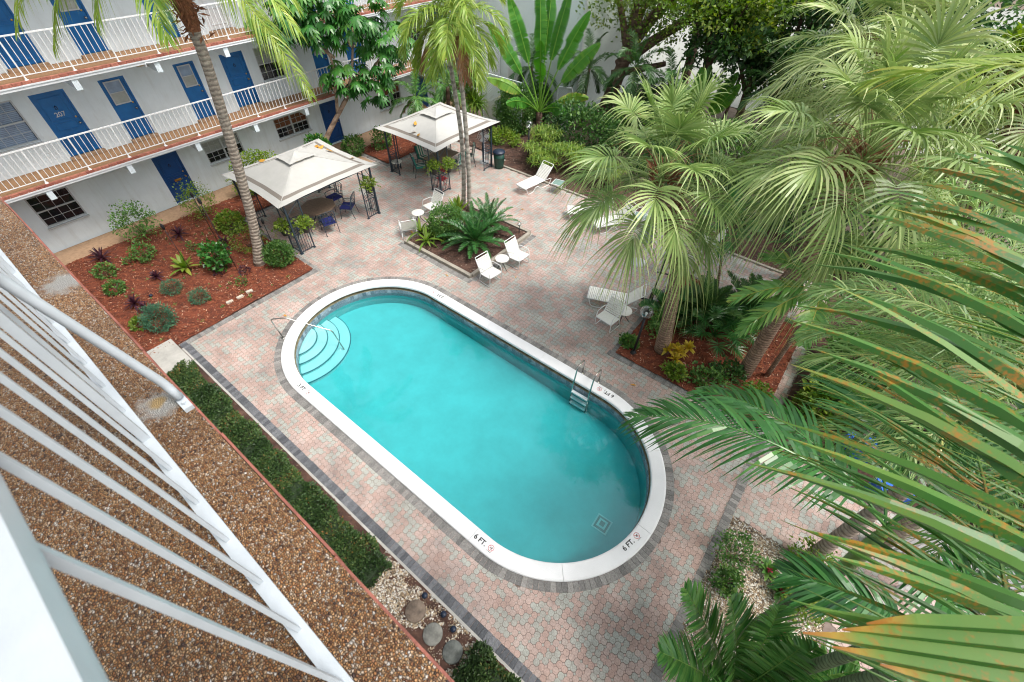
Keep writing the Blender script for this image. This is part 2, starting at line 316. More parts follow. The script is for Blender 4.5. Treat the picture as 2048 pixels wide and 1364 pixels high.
def attr_mat(name, stops, rough=.85, nscale=30, bump=.3):
    m, nt, b = NT(name); col, f = ramp_attr(nt, stops); tc = N(nt, 'ShaderNodeTexCoord')
    n2 = N(nt, 'ShaderNodeTexNoise'); n2.inputs['Scale'].default_value = nscale; n2.inputs['Detail'].default_value = 5; nt.links.new(tc.outputs['Object'], n2.inputs['Vector'])
    mr2 = N(nt, 'ShaderNodeMapRange', i_1=.3, i_2=.7, i_3=.7, i_4=1.2); nt.links.new(n2.outputs[0], mr2.inputs[0])
    hs = N(nt, 'ShaderNodeHueSaturation'); nt.links.new(col, hs.inputs['Color']); nt.links.new(mr2.outputs[0], hs.inputs['Value'])
    nt.links.new(hs.outputs[0], b.inputs['Base Color']); b.inputs['Roughness'].default_value = rough
    bp = N(nt, 'ShaderNodeBump'); bp.inputs['Strength'].default_value = bump; bp.inputs['Distance'].default_value = .01
    nt.links.new(n2.outputs[0], bp.inputs['Height']); nt.links.new(bp.outputs[0], b.inputs['Normal']); return m
M_gbrick = attr_mat('grey_border_brick', [(0, (.15, .145, .14)), (1, (.285, .275, .26))])
M_dbrick = attr_mat('charcoal_border_brick', [(0, (.075, .08, .09)), (1, (.17, .175, .19))])
M_mulch = attr_mat('red_mulch', [(0, (.07, .02, .012)), (.5, (.20, .05, .022)), (.85, (.33, .11, .05)), (1, (.5, .32, .22))], .95, 14, .8)
M_mulchb = attr_mat('brown_mulch', [(0, (.035, .02, .016)), (.5, (.10, .05, .035)), (.85, (.19, .12, .09)), (1, (.36, .28, .22))], .95, 14, .8)
M_mortar = mat('paver_joint_sand', (.19, .145, .125), .95, .2, 8)
M_coping = mat('white_coping', (.74, .75, .76), .6, .04, 2, .15, bscale=50)
M_plaster = mat('pool_plaster', (.08, .45, .455), .7, .10, 1.4)
M_step = mat('pool_step_plaster', (.30, .60, .60), .7, .06, 2)
M_nosing = mat('teal_step_nosing', (.004, .14, .17), .4, .15, 8)
M_gdrain = mat('green_grey_grate', (.12, .24, .23), .6, .2, 6)
M_tile = mat('grey_blue_tile', (.20, .26, .30), .3, .3, 14)
M_gutter = mat('stained_gutter', (.17, .15, .09), .8, .55, 7)

exec_order = []
# ================================================================== SITE
CX, CY, LH = -5.678, 4.871, 3.337
def stad(r, n=48):
    """stadium outline, counter-clockwise, starting at the right end of the lower straight"""
    P = []
    a = np.linspace(-math.pi/2, math.pi/2, n)
    for t in a: P.append((CX+LH+r*math.cos(t), CY+r*math.sin(t)))
    for t in a+math.pi: P.append((CX-LH+r*math.cos(t), CY+r*math.sin(t)))
    return np.array(P)
def stad_d(x, y):
    dx = np.maximum(np.abs(x-CX)-LH, 0); return np.hypot(dx, y-CY)
def stad_path(step):
    """centre-line samples: position on unit stadium as (base point, outward normal) every `step` metres at radius 2.6"""
    r = 2.6; L = 2*LH; segs = [L, math.pi*r, L, math.pi*r]; tot = sum(segs); n = int(round(tot/step)); out = []
    for i in range(n):
        s = i*tot/n
        if s < L: out.append(((CX-LH+s, CY), (0, -1)))
        elif s < L+segs[1]:
            t = -math.pi/2+(s-L)/r; out.append(((CX+LH, CY), (math.cos(t), math.sin(t))))
        elif s < 2*L+segs[1]: out.append(((CX+LH-(s-L-segs[1]), CY), (0, 1)))
        else:
            t = math.pi/2+(s-2*L-segs[1])/r; out.append(((CX-LH, CY), (math.cos(t), math.sin(t))))
    return out
def ring(mb, r0, z0, r1, z1, n=48, v=.5, m=0):
    a = stad(r0, n); b = stad(r1, n); k = len(a)
    V = np.concatenate([np.c_[a, np.full(k, z0)], np.c_[b, np.full(k, z1)]]); i = np.arange(k); j = (i+1) % k
    mb.add(V, np.stack([i, j, j+k, i+k], 1), v, m)

# ground sheet with a hole for the basin
mb = MB(); a = stad(2.7, 48); k = len(a); d = a-np.array([CX, CY]); b = np.array([CX, CY])+d/np.maximum(np.abs(d[:, :1])/160., np.abs(d[:, 1:])/160.)
i = np.arange(k); j = (i+1) % k
mid = np.array([CX, CY])+d/np.maximum(np.abs(d[:, :1])/14., np.abs(d[:, 1:])/14.)
V = np.concatenate([np.c_[a, np.full(k, -.045)], np.c_[mid, np.full(k, -.045)], np.c_[b, np.full(k, -.045)]])
mb.add(V, np.concatenate([np.stack([i, i+k, j+k, j], 1), np.stack([i+k, i+2*k, j+2*k, j+k], 1)]))
struct('ground', mb, M_soil)

def in_beds(x, y):
    bA = (x < -13.42) & (y < 5.62) | (x < -18.45) & (y < 11.1)
    bB = (x < -17.6) & (y > 12.75)
    pl = (x > -12.05) & (x < -8.70) & (y > 8.95) & (y < 12.4)
    bk = ((x > -13.5) & (y > 16.4)) | (y > 17.2)
    rb = (x > -2.9-.0*(y-9)) & (x < 1.40) & (y > 9.05) & (y < 14.0)
    gv = (x > 1.7) & (x < 3.9) & (y > 3.0) & (y < 6.3)
    eb = (x > 1.7) & (y > 8.7)
    return bA | bB | pl | bk | rb | gv | eb
# joint bed
mb = MB()
p = .118; nx0, nx1, ny0, ny1 = int(-20.3/p), int(8.5/p), int(1.06/p), int(17.3/p)
I, J = np.meshgrid(np.arange(nx0, nx1), np.arange(ny0, ny1), indexing='ij'); I = I.ravel(); J = J.ravel()
X = I*p; Y = J*p
keep = (stad_d(X, Y) > 2.84) & ~in_beds(X, Y) & (Y > 1.02)
m4 = (I-J) % 4
oct_c = np.array([(-.47, -.225), (-.225, -.47), (.225, -.47), (.47, -.225), (.47, .225), (.225, .47), (-.225, .47), (-.47, .225)])
for sel, st_ in (((m4 == 0) & keep, (1, 0)), ((m4 == 2) & keep, (0, -1))):
    ii, jj = I[sel], J[sel]; n = len(ii)
    tone = np.where(rng.random(n) < np.where(jj*p > 7.6, .54, .68), rng.uniform(0, .58, n), rng.uniform(.63, 1, n))
    for h_ in (0, 1):
        off = np.array(st_)*h_; mid = np.array(st_)*(.5-h_)*.035      # the halves of one paver sit closer together
        P = (np.stack([ii, jj], 1)[:, None]+off+mid+oct_c[None])*p
        zz = rng.normal(0, .0006, (n, 1))+np.zeros((1, 8))
        mb.add(np.concatenate([P, zz[..., None]], 2).reshape(-1, 3), np.arange(n*8).reshape(n, 8), np.repeat(np.clip(tone+rng.normal(0, .02, n), 0, 1), 8))
# the little squares at the lattice corners
sel = keep; ii, jj = I[sel], J[sel]; n = len(ii); q = .235
D = np.array([(-q, 0), (0, -q), (q, 0), (0, q)])
P = (np.stack([ii+.5, jj+.5], 1)[:, None]+D[None])*p
V = np.concatenate([P, np.full((n, 4, 1), -.002)], 2).reshape(-1, 3)
mb.add(V, np.arange(n*4).reshape(n, 4), np.repeat(rng.uniform(.1, .9, n), 4))
mj = MB(); a = stad(2.74, 48); d = a-np.array([CX, CY])
rect = []
for q_ in d:
    s = min((14.6/abs(q_[0]) if abs(q_[0]) > 1e-6 else 1e9), ((12.4/q_[1]) if q_[1] > 1e-6 else (-3.88/q_[1] if q_[1] < -1e-6 else 1e9)))
    rect.append(np.array([CX, CY])+q_*s)
rect = np.array(rect); V = np.concatenate([np.c_[a, np.full(k, -.012)], np.c_[rect, np.full(k, -.012)]])
mj.add(V, np.stack([i, i+k, j+k, j], 1)); struct('paving_bed', mj, M_mortar)
struct('pool_deck', mb, M_paver)

# brick borders --------------------------------------------------------
def brick_line(mb, p0, p1, width, blen=.105, z=.006, side=1):
    """soldier course from p0 to p1, bricks laid across; `side` +1 = the course lies left of the line"""
    p0 = np.array(p0, float); p1 = np.array(p1, float); L = np.linalg.norm(p1-p0); t = (p1-p0)/L; nrm = np.array([-t[1], t[0]])*side
    n = max(1, int(round(L/blen)))
    for q in range(n):
        c = p0+t*(q+.5)*L/n+nrm*(width/2+random.uniform(-.004, .004))
        mb.box((c[0], c[1], z-.02+random.uniform(-.0015, .0015)), (L/n-.007, width-.006, .05), rz=math.atan2(t[1], t[0])+random.uniform(-.01, .01), v=random.random())
mb = MB(); q_ = stad_path(.108); nq = len(q_)
for i_ in range(nq):
    (b0, n0), (b1, n1) = q_[i_], q_[(i_+1) % nq]; e0 = .03; zt = .006+random.uniform(-.0015, .0015)
    c = [np.array(b_)*(1-t_)+np.array(b2)*t_+(np.array(m0)*(1-t_)+np.array(m1)*t_)*r_ for r_ in (2.758, 2.962) for t_, b_, b2, m0, m1 in ((e0, b0, b1, n0, n1), (1-e0, b0, b1, n0, n1))]
    V = [(p_[0], p_[1], z_) for z_ in (zt-.04, zt) for p_ in c]
    mb.add(V, [[4, 6, 7, 5], [2, 3, 7, 6], [0, 4, 5, 1], [0, 2, 6, 4], [1, 5, 7, 3]], random.random())
struct('pool_brick_border', mb, M_gbrick)
mb = MB(); brick_line(mb, (-13.15, .93), (1.7, .93), .2, side=1); brick_line(mb, (-13.35, .90), (-13.15, .90), .2, blen=.1)
struct('walk_border', mb, M_dbrick)
mb = MB()
brick_line(mb, (-13.16, 1.1), (-13.16, 5.8), .2); brick_line(mb, (-13.16, 5.8), (-18.3, 5.8), .2); brick_line(mb, (-18.3, 5.8), (-18.3, 11.1), .2); brick_line(mb, (-18.3, 11.1), (-20.3, 11.4), .2)
brick_line(mb, (-20.2, 12.7), (-17.5, 12.7), .2); brick_line(mb, (-17.5, 12.7), (-17.5, 17.3), .2)
struct('bed_border', mb, M_gbrick)
mb = MB(); brick_line(mb, (-3.05, 8.8), (1.6, 8.8), .2); brick_line(mb, (-3.0, 14.1), (-3.0, 8.95), .2); brick_line(mb, (1.5, 2.4), (1.5, 8.8), .2, side=-1)
brick_line(mb, (1.45, 14.1), (-3.0, 14.1), .2, side=1)
struct('palm_bed_border', mb, M_gbrick)
# concrete kerbs
mb = MB(); mb.box((-6, .905, -.02), (14.2, .055, .09)); mb.box((-12.95, .40, .03), (1.5, .92, .10)); struct('concrete_kerb', mb, M_conc)
mb = MB(); mb.box((-4, 16.35, .01), (18.6, .11, .1))
struct('back_bed_kerb', mb, M_pedge)

# mulch beds -------------------------------------------------------------
def bed(name, rects, m, chips, zb=.05, amp=.03, size=(.03, .075), res=.12):
    mb = MB(); tot = sum((x1-x0)*(y1-y0) for x0, y0, x1, y1 in rects)
    for x0, y0, x1, y1 in rects:
        nx = max(2, int((x1-x0)/res)); ny = max(2, int((y1-y0)/res))
        gx, gy = np.meshgrid(np.linspace(x0, x1, nx), np.linspace(y0, y1, ny), indexing='ij')
        z = zb+rng.uniform(-amp, amp, gx.shape)*.6+.02*np.sin(gx*2.3)*np.cos(gy*1.9)
        i, j = np.meshgrid(np.arange(nx-1), np.arange(ny-1), indexing='ij'); i = i.ravel(); j = j.ravel()
        mb.add(np.stack([gx, gy, z], -1).reshape(-1, 3), np.stack([i*ny+j, (i+1)*ny+j, (i+1)*ny+j+1, i*ny+j+1], 1), rng.uniform(.1, .6, gx.size))
        n = int(chips*(x1-x0)*(y1-y0))
        c = np.stack([rng.uniform(x0, x1, n), rng.uniform(y0, y1, n), zb+rng.uniform(.0, amp*1.3, n)], 1)
        a = rng.uniform(0, 6.28, n); l = rng.uniform(*size, n); w = l*rng.uniform(.18, .4, n); t = rng.uniform(-.5, .5, n)
        d = np.stack([np.cos(a), np.sin(a), t], 1)*l[:, None]/2; s = np.stack([-np.sin(a), np.cos(a), rng.uniform(-.4, .4, n)], 1)*w[:, None]/2
        V = np.stack([c-d-s, c+d-s, c+d+s, c-d+s], 1).reshape(-1, 3)
        mb.add(V, np.arange(4*n).reshape(n, 4), np.repeat(np.where(rng.random(n) < .06, 1., rng.uniform(.15, .92, n)), 4))
    return struct(name, mb, m)
bed('red_mulch_bed', [(-20.35, -1.3, -13.36, 5.64), (-20.3, 5.64, -18.46, 11.05), (-20.0, 12.88, -17.66, 17.6)], M_mulch, 420)
bed('brown_mulch_bed', [(-13.5, 16.4, 3, 19.2), (-16.9, 17.0, -13.5, 20.5)], M_mulchb, 200)
bed('palm_mulch_bed', [(-2.85, 8.98, 1.42, 13.95)], M_mulch, 330)
bed('planter_mulch', [(-11.98, 9.0, -8.76, 12.35)], M_mulchb, 300, zb=.09)
bed('dark_soil_bed', [(1.75, 8.9, 8, 18)], M_mulchb, 120)
bed('hedge_soil', [(-13.3, -1.3, 1.7, .88)], M_mulchb, 60, zb=.03)
mb = MB(); mb.box((2.75, 4.65, -.02), (2.2, 3.3, .06)); struct('pebble_bed', mb, M_gravel)
mb = MB(); mb.box((-2.2, .3, .0), (3.4, 1.15, .06)); struct('river_pebbles', mb, M_gravel)
# loose river stones give the pebble beds relief
def stones(name, x0, y0, x1, y1, n, z):
    mb = MB(); ph = np.array([(0, 0, 1), (1, 0, 0), (0, 1, 0), (-1, 0, 0), (0, -1, 0)], float)
    T = np.array([[0, 1, 2], [0, 2, 3], [0, 3, 4], [0, 4, 1]])
    c = np.stack([rng.uniform(x0, x1, n), rng.uniform(y0, y1, n), np.full(n, z)], 1); s = rng.uniform(.012, .03, (n, 1, 3))*np.array([1, 1, .7])
    a = rng.uniform(0, 6.28, n); ca, sa = np.cos(a), np.sin(a)
    P = ph[None]*s; P = np.stack([P[..., 0]*ca[:, None]-P[..., 1]*sa[:, None], P[..., 0]*sa[:, None]+P[..., 1]*ca[:, None], P[..., 2]], -1)+c[:, None]
    mb.add(P.reshape(-1, 3), (T[None]+np.arange(n)[:, None, None]*5).reshape(-1, 3), np.repeat(rng.random(n), 5))
    return tag(mb.build(name, attr_mat(name+'_stone', [(0, (.16, .12, .09)), (.4, (.45, .33, .20)), (.7, (.60, .54, .44)), (1, (.78, .75, .70))], .6, 20, .1)), kind='stuff',
               label='loose cream and tan river stones filling the planting bed', cat='gravel')
stones('loose_gravel', 1.75, 3.1, 3.8, 6.2, 5200, .01)
stones('loose_gravel', -3.8, -.2, -.6, .85, 3600, .03)
# tan walk along the far wing, far pavement behind the trees
mb = MB(); mb.box((-20.9, 10.5, .0), (1.2, 30, .05)); mb.box((-20.1, 16.5, -.005), (1.2, 9.0, .045)); mb.box((-19.4, 11.9, -.01), (1.9, 1.4, .03)); struct('pebble_walk', mb, M_tan)
mb = MB(); mb.box((-14, 58, -.02), (70, 52, .04)); struct('parking_pavement', mb, M_parkc)

# ================================================================== POOL
pool = E('swimming_pool', 'oval turquoise swimming pool with white coping set in pink pavers', 'swimming pool', (CX, CY, 0))
mb = MB()
ring(mb, 2.40, -.12, 2.40, -.40, v=.5, m=1)          # tile band
ring(mb, 2.40, -.40, 2.40, -1.7, m=0)
fl = stad(2.40, 48); fz = -.90-.030*(fl[:, 0]-CX)
mb.add(np.concatenate([np.c_[fl, fz], [[CX, CY, -.90]]]), [[q, (q+1) % 96, 96] for q in range(96)])
mb.build('basin', [M_plaster, M_tile], pool)
mb = MB(); ring(mb, 2.49, -.02, 2.49, -.125); ring(mb, 2.49, -.122, 2.395, -.122); mb.build('gutter', M_gutter, pool)
# individual waterline tiles
mb = MB()
for bp, nm in stad_path(.155):
    c = np.array(bp)+np.array(nm)*2.394
    mb.box((c[0], c[1], -.2), (.012, .142*2.39/2.6, .145), rz=math.atan2(nm[1], nm[0]), v=random.random())
mb.build('waterline_tile', attr_mat('tile_glaze', [(0, (.10, .15, .19)), (1, (.30, .36, .42))], .25, 20, .05), pool)
prof = [(2.76, -.02), (2.765, .03), (2.75, .052), (2.72, .062), (2.45, .062), (2.42, .054), (2.408, .035), (2.408, -.022), (2.5, -.022)]
sp = stad_path(.06); nsp = len(sp); cop = []
def coping_piece(i0, i1):
    mb = MB(); K = len(prof); V = []
    for q in range(i0, i1+1):
        bp, nm = sp[q % nsp]; sh = 0
        for r, z in prof: V.append((bp[0]+nm[0]*r, bp[1]+nm[1]*r, z))
    n = i1-i0+1; F = [[a*K+b, (a+1)*K+b, (a+1)*K+b+1, a*K+b+1] for a in range(n-1) for b in range(K-1)]
    V = np.array(V)
    # trim 3 mm at both ends for the joint
    t = V[K:2*K]-V[:K]; V[:K] += t*.05; t = V[-2*K:-K]-V[-K:]; V[-K:] += t*.05
    mb.add(V, F); mb.F.append((np.array([list(range(K))]), 0)); mb.F.append((np.array([list(range((n-1)*K, n*K))[::-1]]), 0)); return mb
npc = 14; cuts = [round(q*nsp/npc) for q in range(npc+1)]
for q in range(npc): coping_piece(cuts[q], cuts[q+1]).build('coping_stone', M_coping, pool)
# entry steps
for r, z in ((.70, -.34), (1.0, -.44), (1.34, -.54), (1.67, -.64)):
    c = (-11.2, 3.3)
    mb = MB(); mb.lathe([(0.001, z), (r-.03, z), (r-.03, -1.5)], (c[0], c[1], 0), 72); st = mb.build('entry_step', M_step, pool)
    mb = MB(); mb.lathe([(r-.02, z+.003), (r, z+.003), (r+.003, z-.02), (r-.015, z-.02)], (c[0], c[1], 0), 72); mb.build('step_nosing', M_nosing, st)
# main drain
mb = MB(); dz = -.90-.030*(-.62-CX)+.01
for s, h in ((.40, .0), (.32, .012), (.22, .024), (.12, .036)):
    mb.box((-.62, 4.70, dz+h), (s, s, .012), rz=.03, v=.5, m=0 if s in (.40, .22) else 1)
mb.build('drain_grate', [M_step, M_gdrain], pool)
# depth markings
def text_mesh(s, size, m, parent, name, loc, ux, uy, ex=.002, bold=.0):
    cu = bpy.data.curves.new(name, 'FONT'); cu.body = s; cu.size = size; cu.align_x = 'CENTER'; cu.align_y = 'CENTER'; cu.extrude = ex; cu.offset = bold
    to = bpy.data.objects.new(name, cu); COL.objects.link(to); dg = bpy.context.evaluated_depsgraph_get(); ev = to.evaluated_get(dg)
    me = bpy.data.meshes.new_from_object(ev); COL.objects.unlink(to); bpy.data.objects.remove(to)
    me.materials.clear(); me.materials.append(m); o = bpy.data.objects.new(name, me); COL.objects.link(o)
    ux = np.array(ux, float); ux /= np.linalg.norm(ux); uy = np.array(uy, float); uy /= np.linalg.norm(uy); uz = np.cross(ux, uy)
    Mx = Matrix(((ux[0], uy[0], uz[0], loc[0]), (ux[1], uy[1], uz[1], loc[1]), (ux[2], uy[2], uz[2], loc[2]), (0, 0, 0, 1)))
    off = Vector((0, 0, 0)); p = parent
    while p is not None: off += p.location; p = p.parent
    me.transform(Matrix.Translation(-off) @ Mx)
    o.parent = parent; return o
def marker(s, x, y, ang):
    ux = A3(math.cos(ang), math.sin(ang), 0); uy = A3(-math.sin(ang), math.cos(ang), 0); z = .0645; c = A3(x, y, z)
    o = text_mesh(s, .155, M_ink, pool, 'depth_marking', c-ux*.10, ux, uy, bold=.003)
    # no-diving symbol: ring, cross bars and small lines of text
    mb = MB(); q = c+ux*.19+uy*.02; n = 28
    for k_ in range(n):
        a = 2*math.pi*k_/n; b = 2*math.pi*(k_+1)/n
        V = [q+(ux*math.cos(t)+uy*math.sin(t))*r for t in (a, b) for r in (.058, .068)]
        mb.add([V[0], V[1], V[3], V[2]], [[0, 1, 2, 3]])
    mb.bar(q-(ux-uy)*.042, q+(ux-uy)*.042, .009, .003); mb.bar(q-ux*.03-uy*.01, q+ux*.03+uy*.012, .012, .003, m=1); mb.bar(q+ux*.005-uy*.035, q+ux*.018+uy*.03, .008, .003, m=1)
    for k_ in range(3): mb.bar(q-ux*.055-uy*.085+ux*(.04*k_), q-ux*.03-uy*.085+ux*(.04*k_), .011, .003, m=1)
    mb.build('no_diving_symbol', [M_redink, M_ink], o)
marker('3 FT.', -8.93, 2.27, 0); marker('6 FT.', -2.36, 2.28, 0); marker('6 FT.', .14, 4.30, R_(76)); marker('6 FT.', -2.33, 7.47, math.pi); marker('3 FT.', -8.88, 7.47, math.pi)
# water: a closed body with absorbing volume and a rippled clear surface
def water_mat():
    m = bpy.data.materials.new('pool_water'); m.use_nodes = True; nt = m.node_tree; nt.nodes.clear()
    out = N(nt, 'ShaderNodeOutputMaterial'); tr = N(nt, 'ShaderNodeBsdfTransparent'); gl = N(nt, 'ShaderNodeBsdfGlossy'); gl.inputs['Roughness'].default_value = .015
    fr = N(nt, 'ShaderNodeFresnel'); fr.inputs['IOR'].default_value = 1.33; mx = N(nt, 'ShaderNodeMixShader')
    no = N(nt, 'ShaderNodeTexNoise'); no.inputs['Scale'].default_value = 1.3; no.inputs['Detail'].default_value = 3
    nt.links.new(N(nt, 'ShaderNodeTexCoord').outputs['Object'], no.inputs['Vector'])
    bp = N(nt, 'ShaderNodeBump'); bp.inputs['Strength'].default_value = .06; bp.inputs['Distance'].default_value = .1
    nt.links.new(no.outputs['Fac'], bp.inputs['Height']); nt.links.new(bp.outputs[0], gl.inputs['Normal']); nt.links.new(bp.outputs[0], fr.inputs['Normal'])
    ge = N(nt, 'ShaderNodeNewGeometry'); iv = N(nt, 'ShaderNodeMath', operation='SUBTRACT'); iv.inputs[0].default_value = 1; nt.links.new(ge.outputs['Backfacing'], iv.inputs[1])
    fm = N(nt, 'ShaderNodeMath', operation='MULTIPLY'); f2 = N(nt, 'ShaderNodeMath', operation='MULTIPLY'); f2.inputs[1].default_value = 2.8; nt.links.new(iv.outputs[0], f2.inputs[0]); nt.links.new(f2.outputs[0], fm.inputs[0]); nt.links.new(fr.outputs[0], fm.inputs[1])
    nt.links.new(fm.outputs[0], mx.inputs[0]); nt.links.new(tr.outputs[0], mx.inputs[1]); nt.links.new(gl.outputs[0], mx.inputs[2]); nt.links.new(mx.outputs[0], out.inputs['Surface'])
    va = N(nt, 'ShaderNodeVolumeAbsorption'); va.inputs['Color'].default_value = (.015, .82, .87, 1); va.inputs['Density'].default_value = .72; nt.links.new(va.outputs[0], out.inputs['Volume']); return m
mb = MB(); w = stad(2.388, 48); K = len(w); i = np.arange(K); j = (i+1) % K; WZ = -.27
mb.add(np.concatenate([np.c_[w, np.full(K, WZ)], np.c_[w, np.full(K, -1.9)], [[CX, CY, WZ], [CX, CY, -1.9]]]),
       np.concatenate([np.stack([i, i+K, j+K], 1), np.stack([i, j+K, j], 1), np.stack([i, j, np.full(K, 2*K)], 1), np.stack([j+K, i+K, np.full(K, 2*K+1)], 1)]))
struct('water', mb, water_mat())
# ladder and hand rail
lad = E('pool_ladder', 'polished steel ladder with white treads in the deep end of the pool', 'pool ladder', (-2.95, 7.66, 0))
def bend(P, n=5, r=.09):
    P = [np.array(q, float) for q in P]; out = [P[0]]
    for a, b, c in zip(P, P[1:], P[2:]):
        u = (a-b)/np.linalg.norm(a-b); w = (c-b)/np.linalg.norm(c-b); rr = min(r, np.linalg.norm(a-b)*.45, np.linalg.norm(c-b)*.45)
        for t in np.linspace(0, 1, n): out.append((1-t)**2*(b+u*rr)+2*t*(1-t)*b+t*t*(b+w*rr))
    out.append(P[-1]); return np.array(out)
for x in (-3.22, -2.68):
    mb = MB(); mb.tube(bend([(x, 7.68, 0), (x, 7.68, .66), (x, 7.30, .66), (x, 7.20, -.1), (x, 7.20, -.98)], 7, .2), .021, 10); mb.lathe([(.05, .008), (.045, .03), (.02, .035)], (x, 7.68, 0), 14); mb.build('rail', M_steel, lad, True)
for z in (-.33, -.58, -.83):
    mb = MB(); mb.box((-2.95, 7.19, z), (.52, .1, .03)); mb.box((-2.95, 7.145, z), (.52, .012, .05)); mb.build('tread', M_white, lad)
hr = E('pool_handrail', 'bent steel hand rail over the entry steps in the shallow end', 'handrail', (-11.17, 3.04, 0))
mb = MB(); mb.tube(bend([(-11.17, 3.04, 0), (-11.26, 2.98, .80), (-11.0, 3.28, .80), (-10.05, 4.08, .22), (-9.93, 4.18, -.75)], 6, .1), .02, 10); mb.build('rail', M_steel, hr, True)
mb = MB(); mb.lathe([(.055, .008), (.05, .03), (.02, .036)], (-11.17, 3.04, 0), 14); mb.build('base_flange', M_steel, hr, True)
# ================================================================== FAR WING
XW, XE = -21.56, -20.2
far = E('apartment_building', 'pale blue-white courtyard wing with blue doors and two railed balconies', 'apartment building', (XW, 10, 0))
FL = (0.0, 2.75, 5.5)
doors = [(0, 4.65, 5.60, .06, 2.0, 'slot'), (0, 12.35, 13.28, .06, 2.0, 'plain'), (0, 18.6, 19.5, .06, 2.0, 'plain'),
         (1, 2.48, 3.44, 2.82, 4.79, '207'), (1, 4.45, 5.25, 2.82, 4.79, 'win'), (1, 6.93, 7.68, 2.82, 4.78, 'win'), (1, 8.69, 9.64, 2.82, 4.76, 'knock'), (1, 12.74, 13.5, 2.82, 4.76, 'win'), (1, 14.55, 15.5, 2.82, 4.76, 'wreath'), (1, 20.6, 21.5, 2.82, 4.76, 'plain'),
         (2, 2.5, 3.46, 5.55, 7.52, 'plain'), (2, 4.48, 5.27, 5.55, 7.52, 'win'), (2, 6.94, 7.68, 5.55, 7.52, 'win'), (2, 14.6, 15.5, 5.55, 7.52, 'plain'), (2, 12.75, 13.5, 5.55, 7.52, 'win')]
wdoor = (2, 8.75, 9.65, 5.55, 7.52, 'white')
wins = [(0, .56, 1.80, .88, 2.0, 1), (0, 6.58, 8.16, 1.06, 1.97, 2), (0, 9.88, 11.58, 1.08, 1.98, 2), (0, 15.9, 17.5, .75, 2.0, 2), (1, .85, 2.05, 3.52, 4.79, 1), (1, 10.11, 11.21, 3.49, 4.74, 1), (1, 18.2, 19.6, 3.45, 4.72, 1), (2, 10.2, 11.3, 6.3, 7.5, 1)]
def wall_with_holes(mb, holes, y0, y1, z0, z1, x, depth=.11):
    ys = sorted({y0, y1, *[h[0] for h in holes], *[h[1] for h in holes]})
    def q(a, b, c, d): mb.add([(x, a, c), (x, b, c), (x, b, d), (x, a, d)], [[0, 1, 2, 3]])
    for a, b in zip(ys, ys[1:]):
        hs = sorted([h for h in holes if h[0] <= a+1e-6 and h[1] >= b-1e-6], key=lambda h: h[2]); z = z0
        for h in hs:
            if h[2] > z: q(a, b, z, h[2])
            z = h[3]
        if z < z1: q(a, b, z, z1)
    for a, b, c, d in holes:
        xi = x-depth
        for P in ([(x, a, c), (x, b, c), (xi, b, c), (xi, a, c)], [(x, a, d), (x, b, d), (xi, b, d), (xi, a, d)], [(x, a, c), (x, a, d), (xi, a, d), (xi, a, c)], [(x, b, c), (x, b, d), (xi, b, d), (xi, b, c)]):
            mb.add(P, [[0, 1, 2, 3]])
holes = [d[1:5] for d in doors+[wdoor]]+[w[1:5] for w in wins]
mb = MB(); wall_with_holes(mb, holes, -3, 23.7, -.1, 8.6, XW)
mb.box((XW-4.2, 10.35, 4.2), (8.1, 26.6, 8.7)); wl = mb.build('wall', M_wall, far)
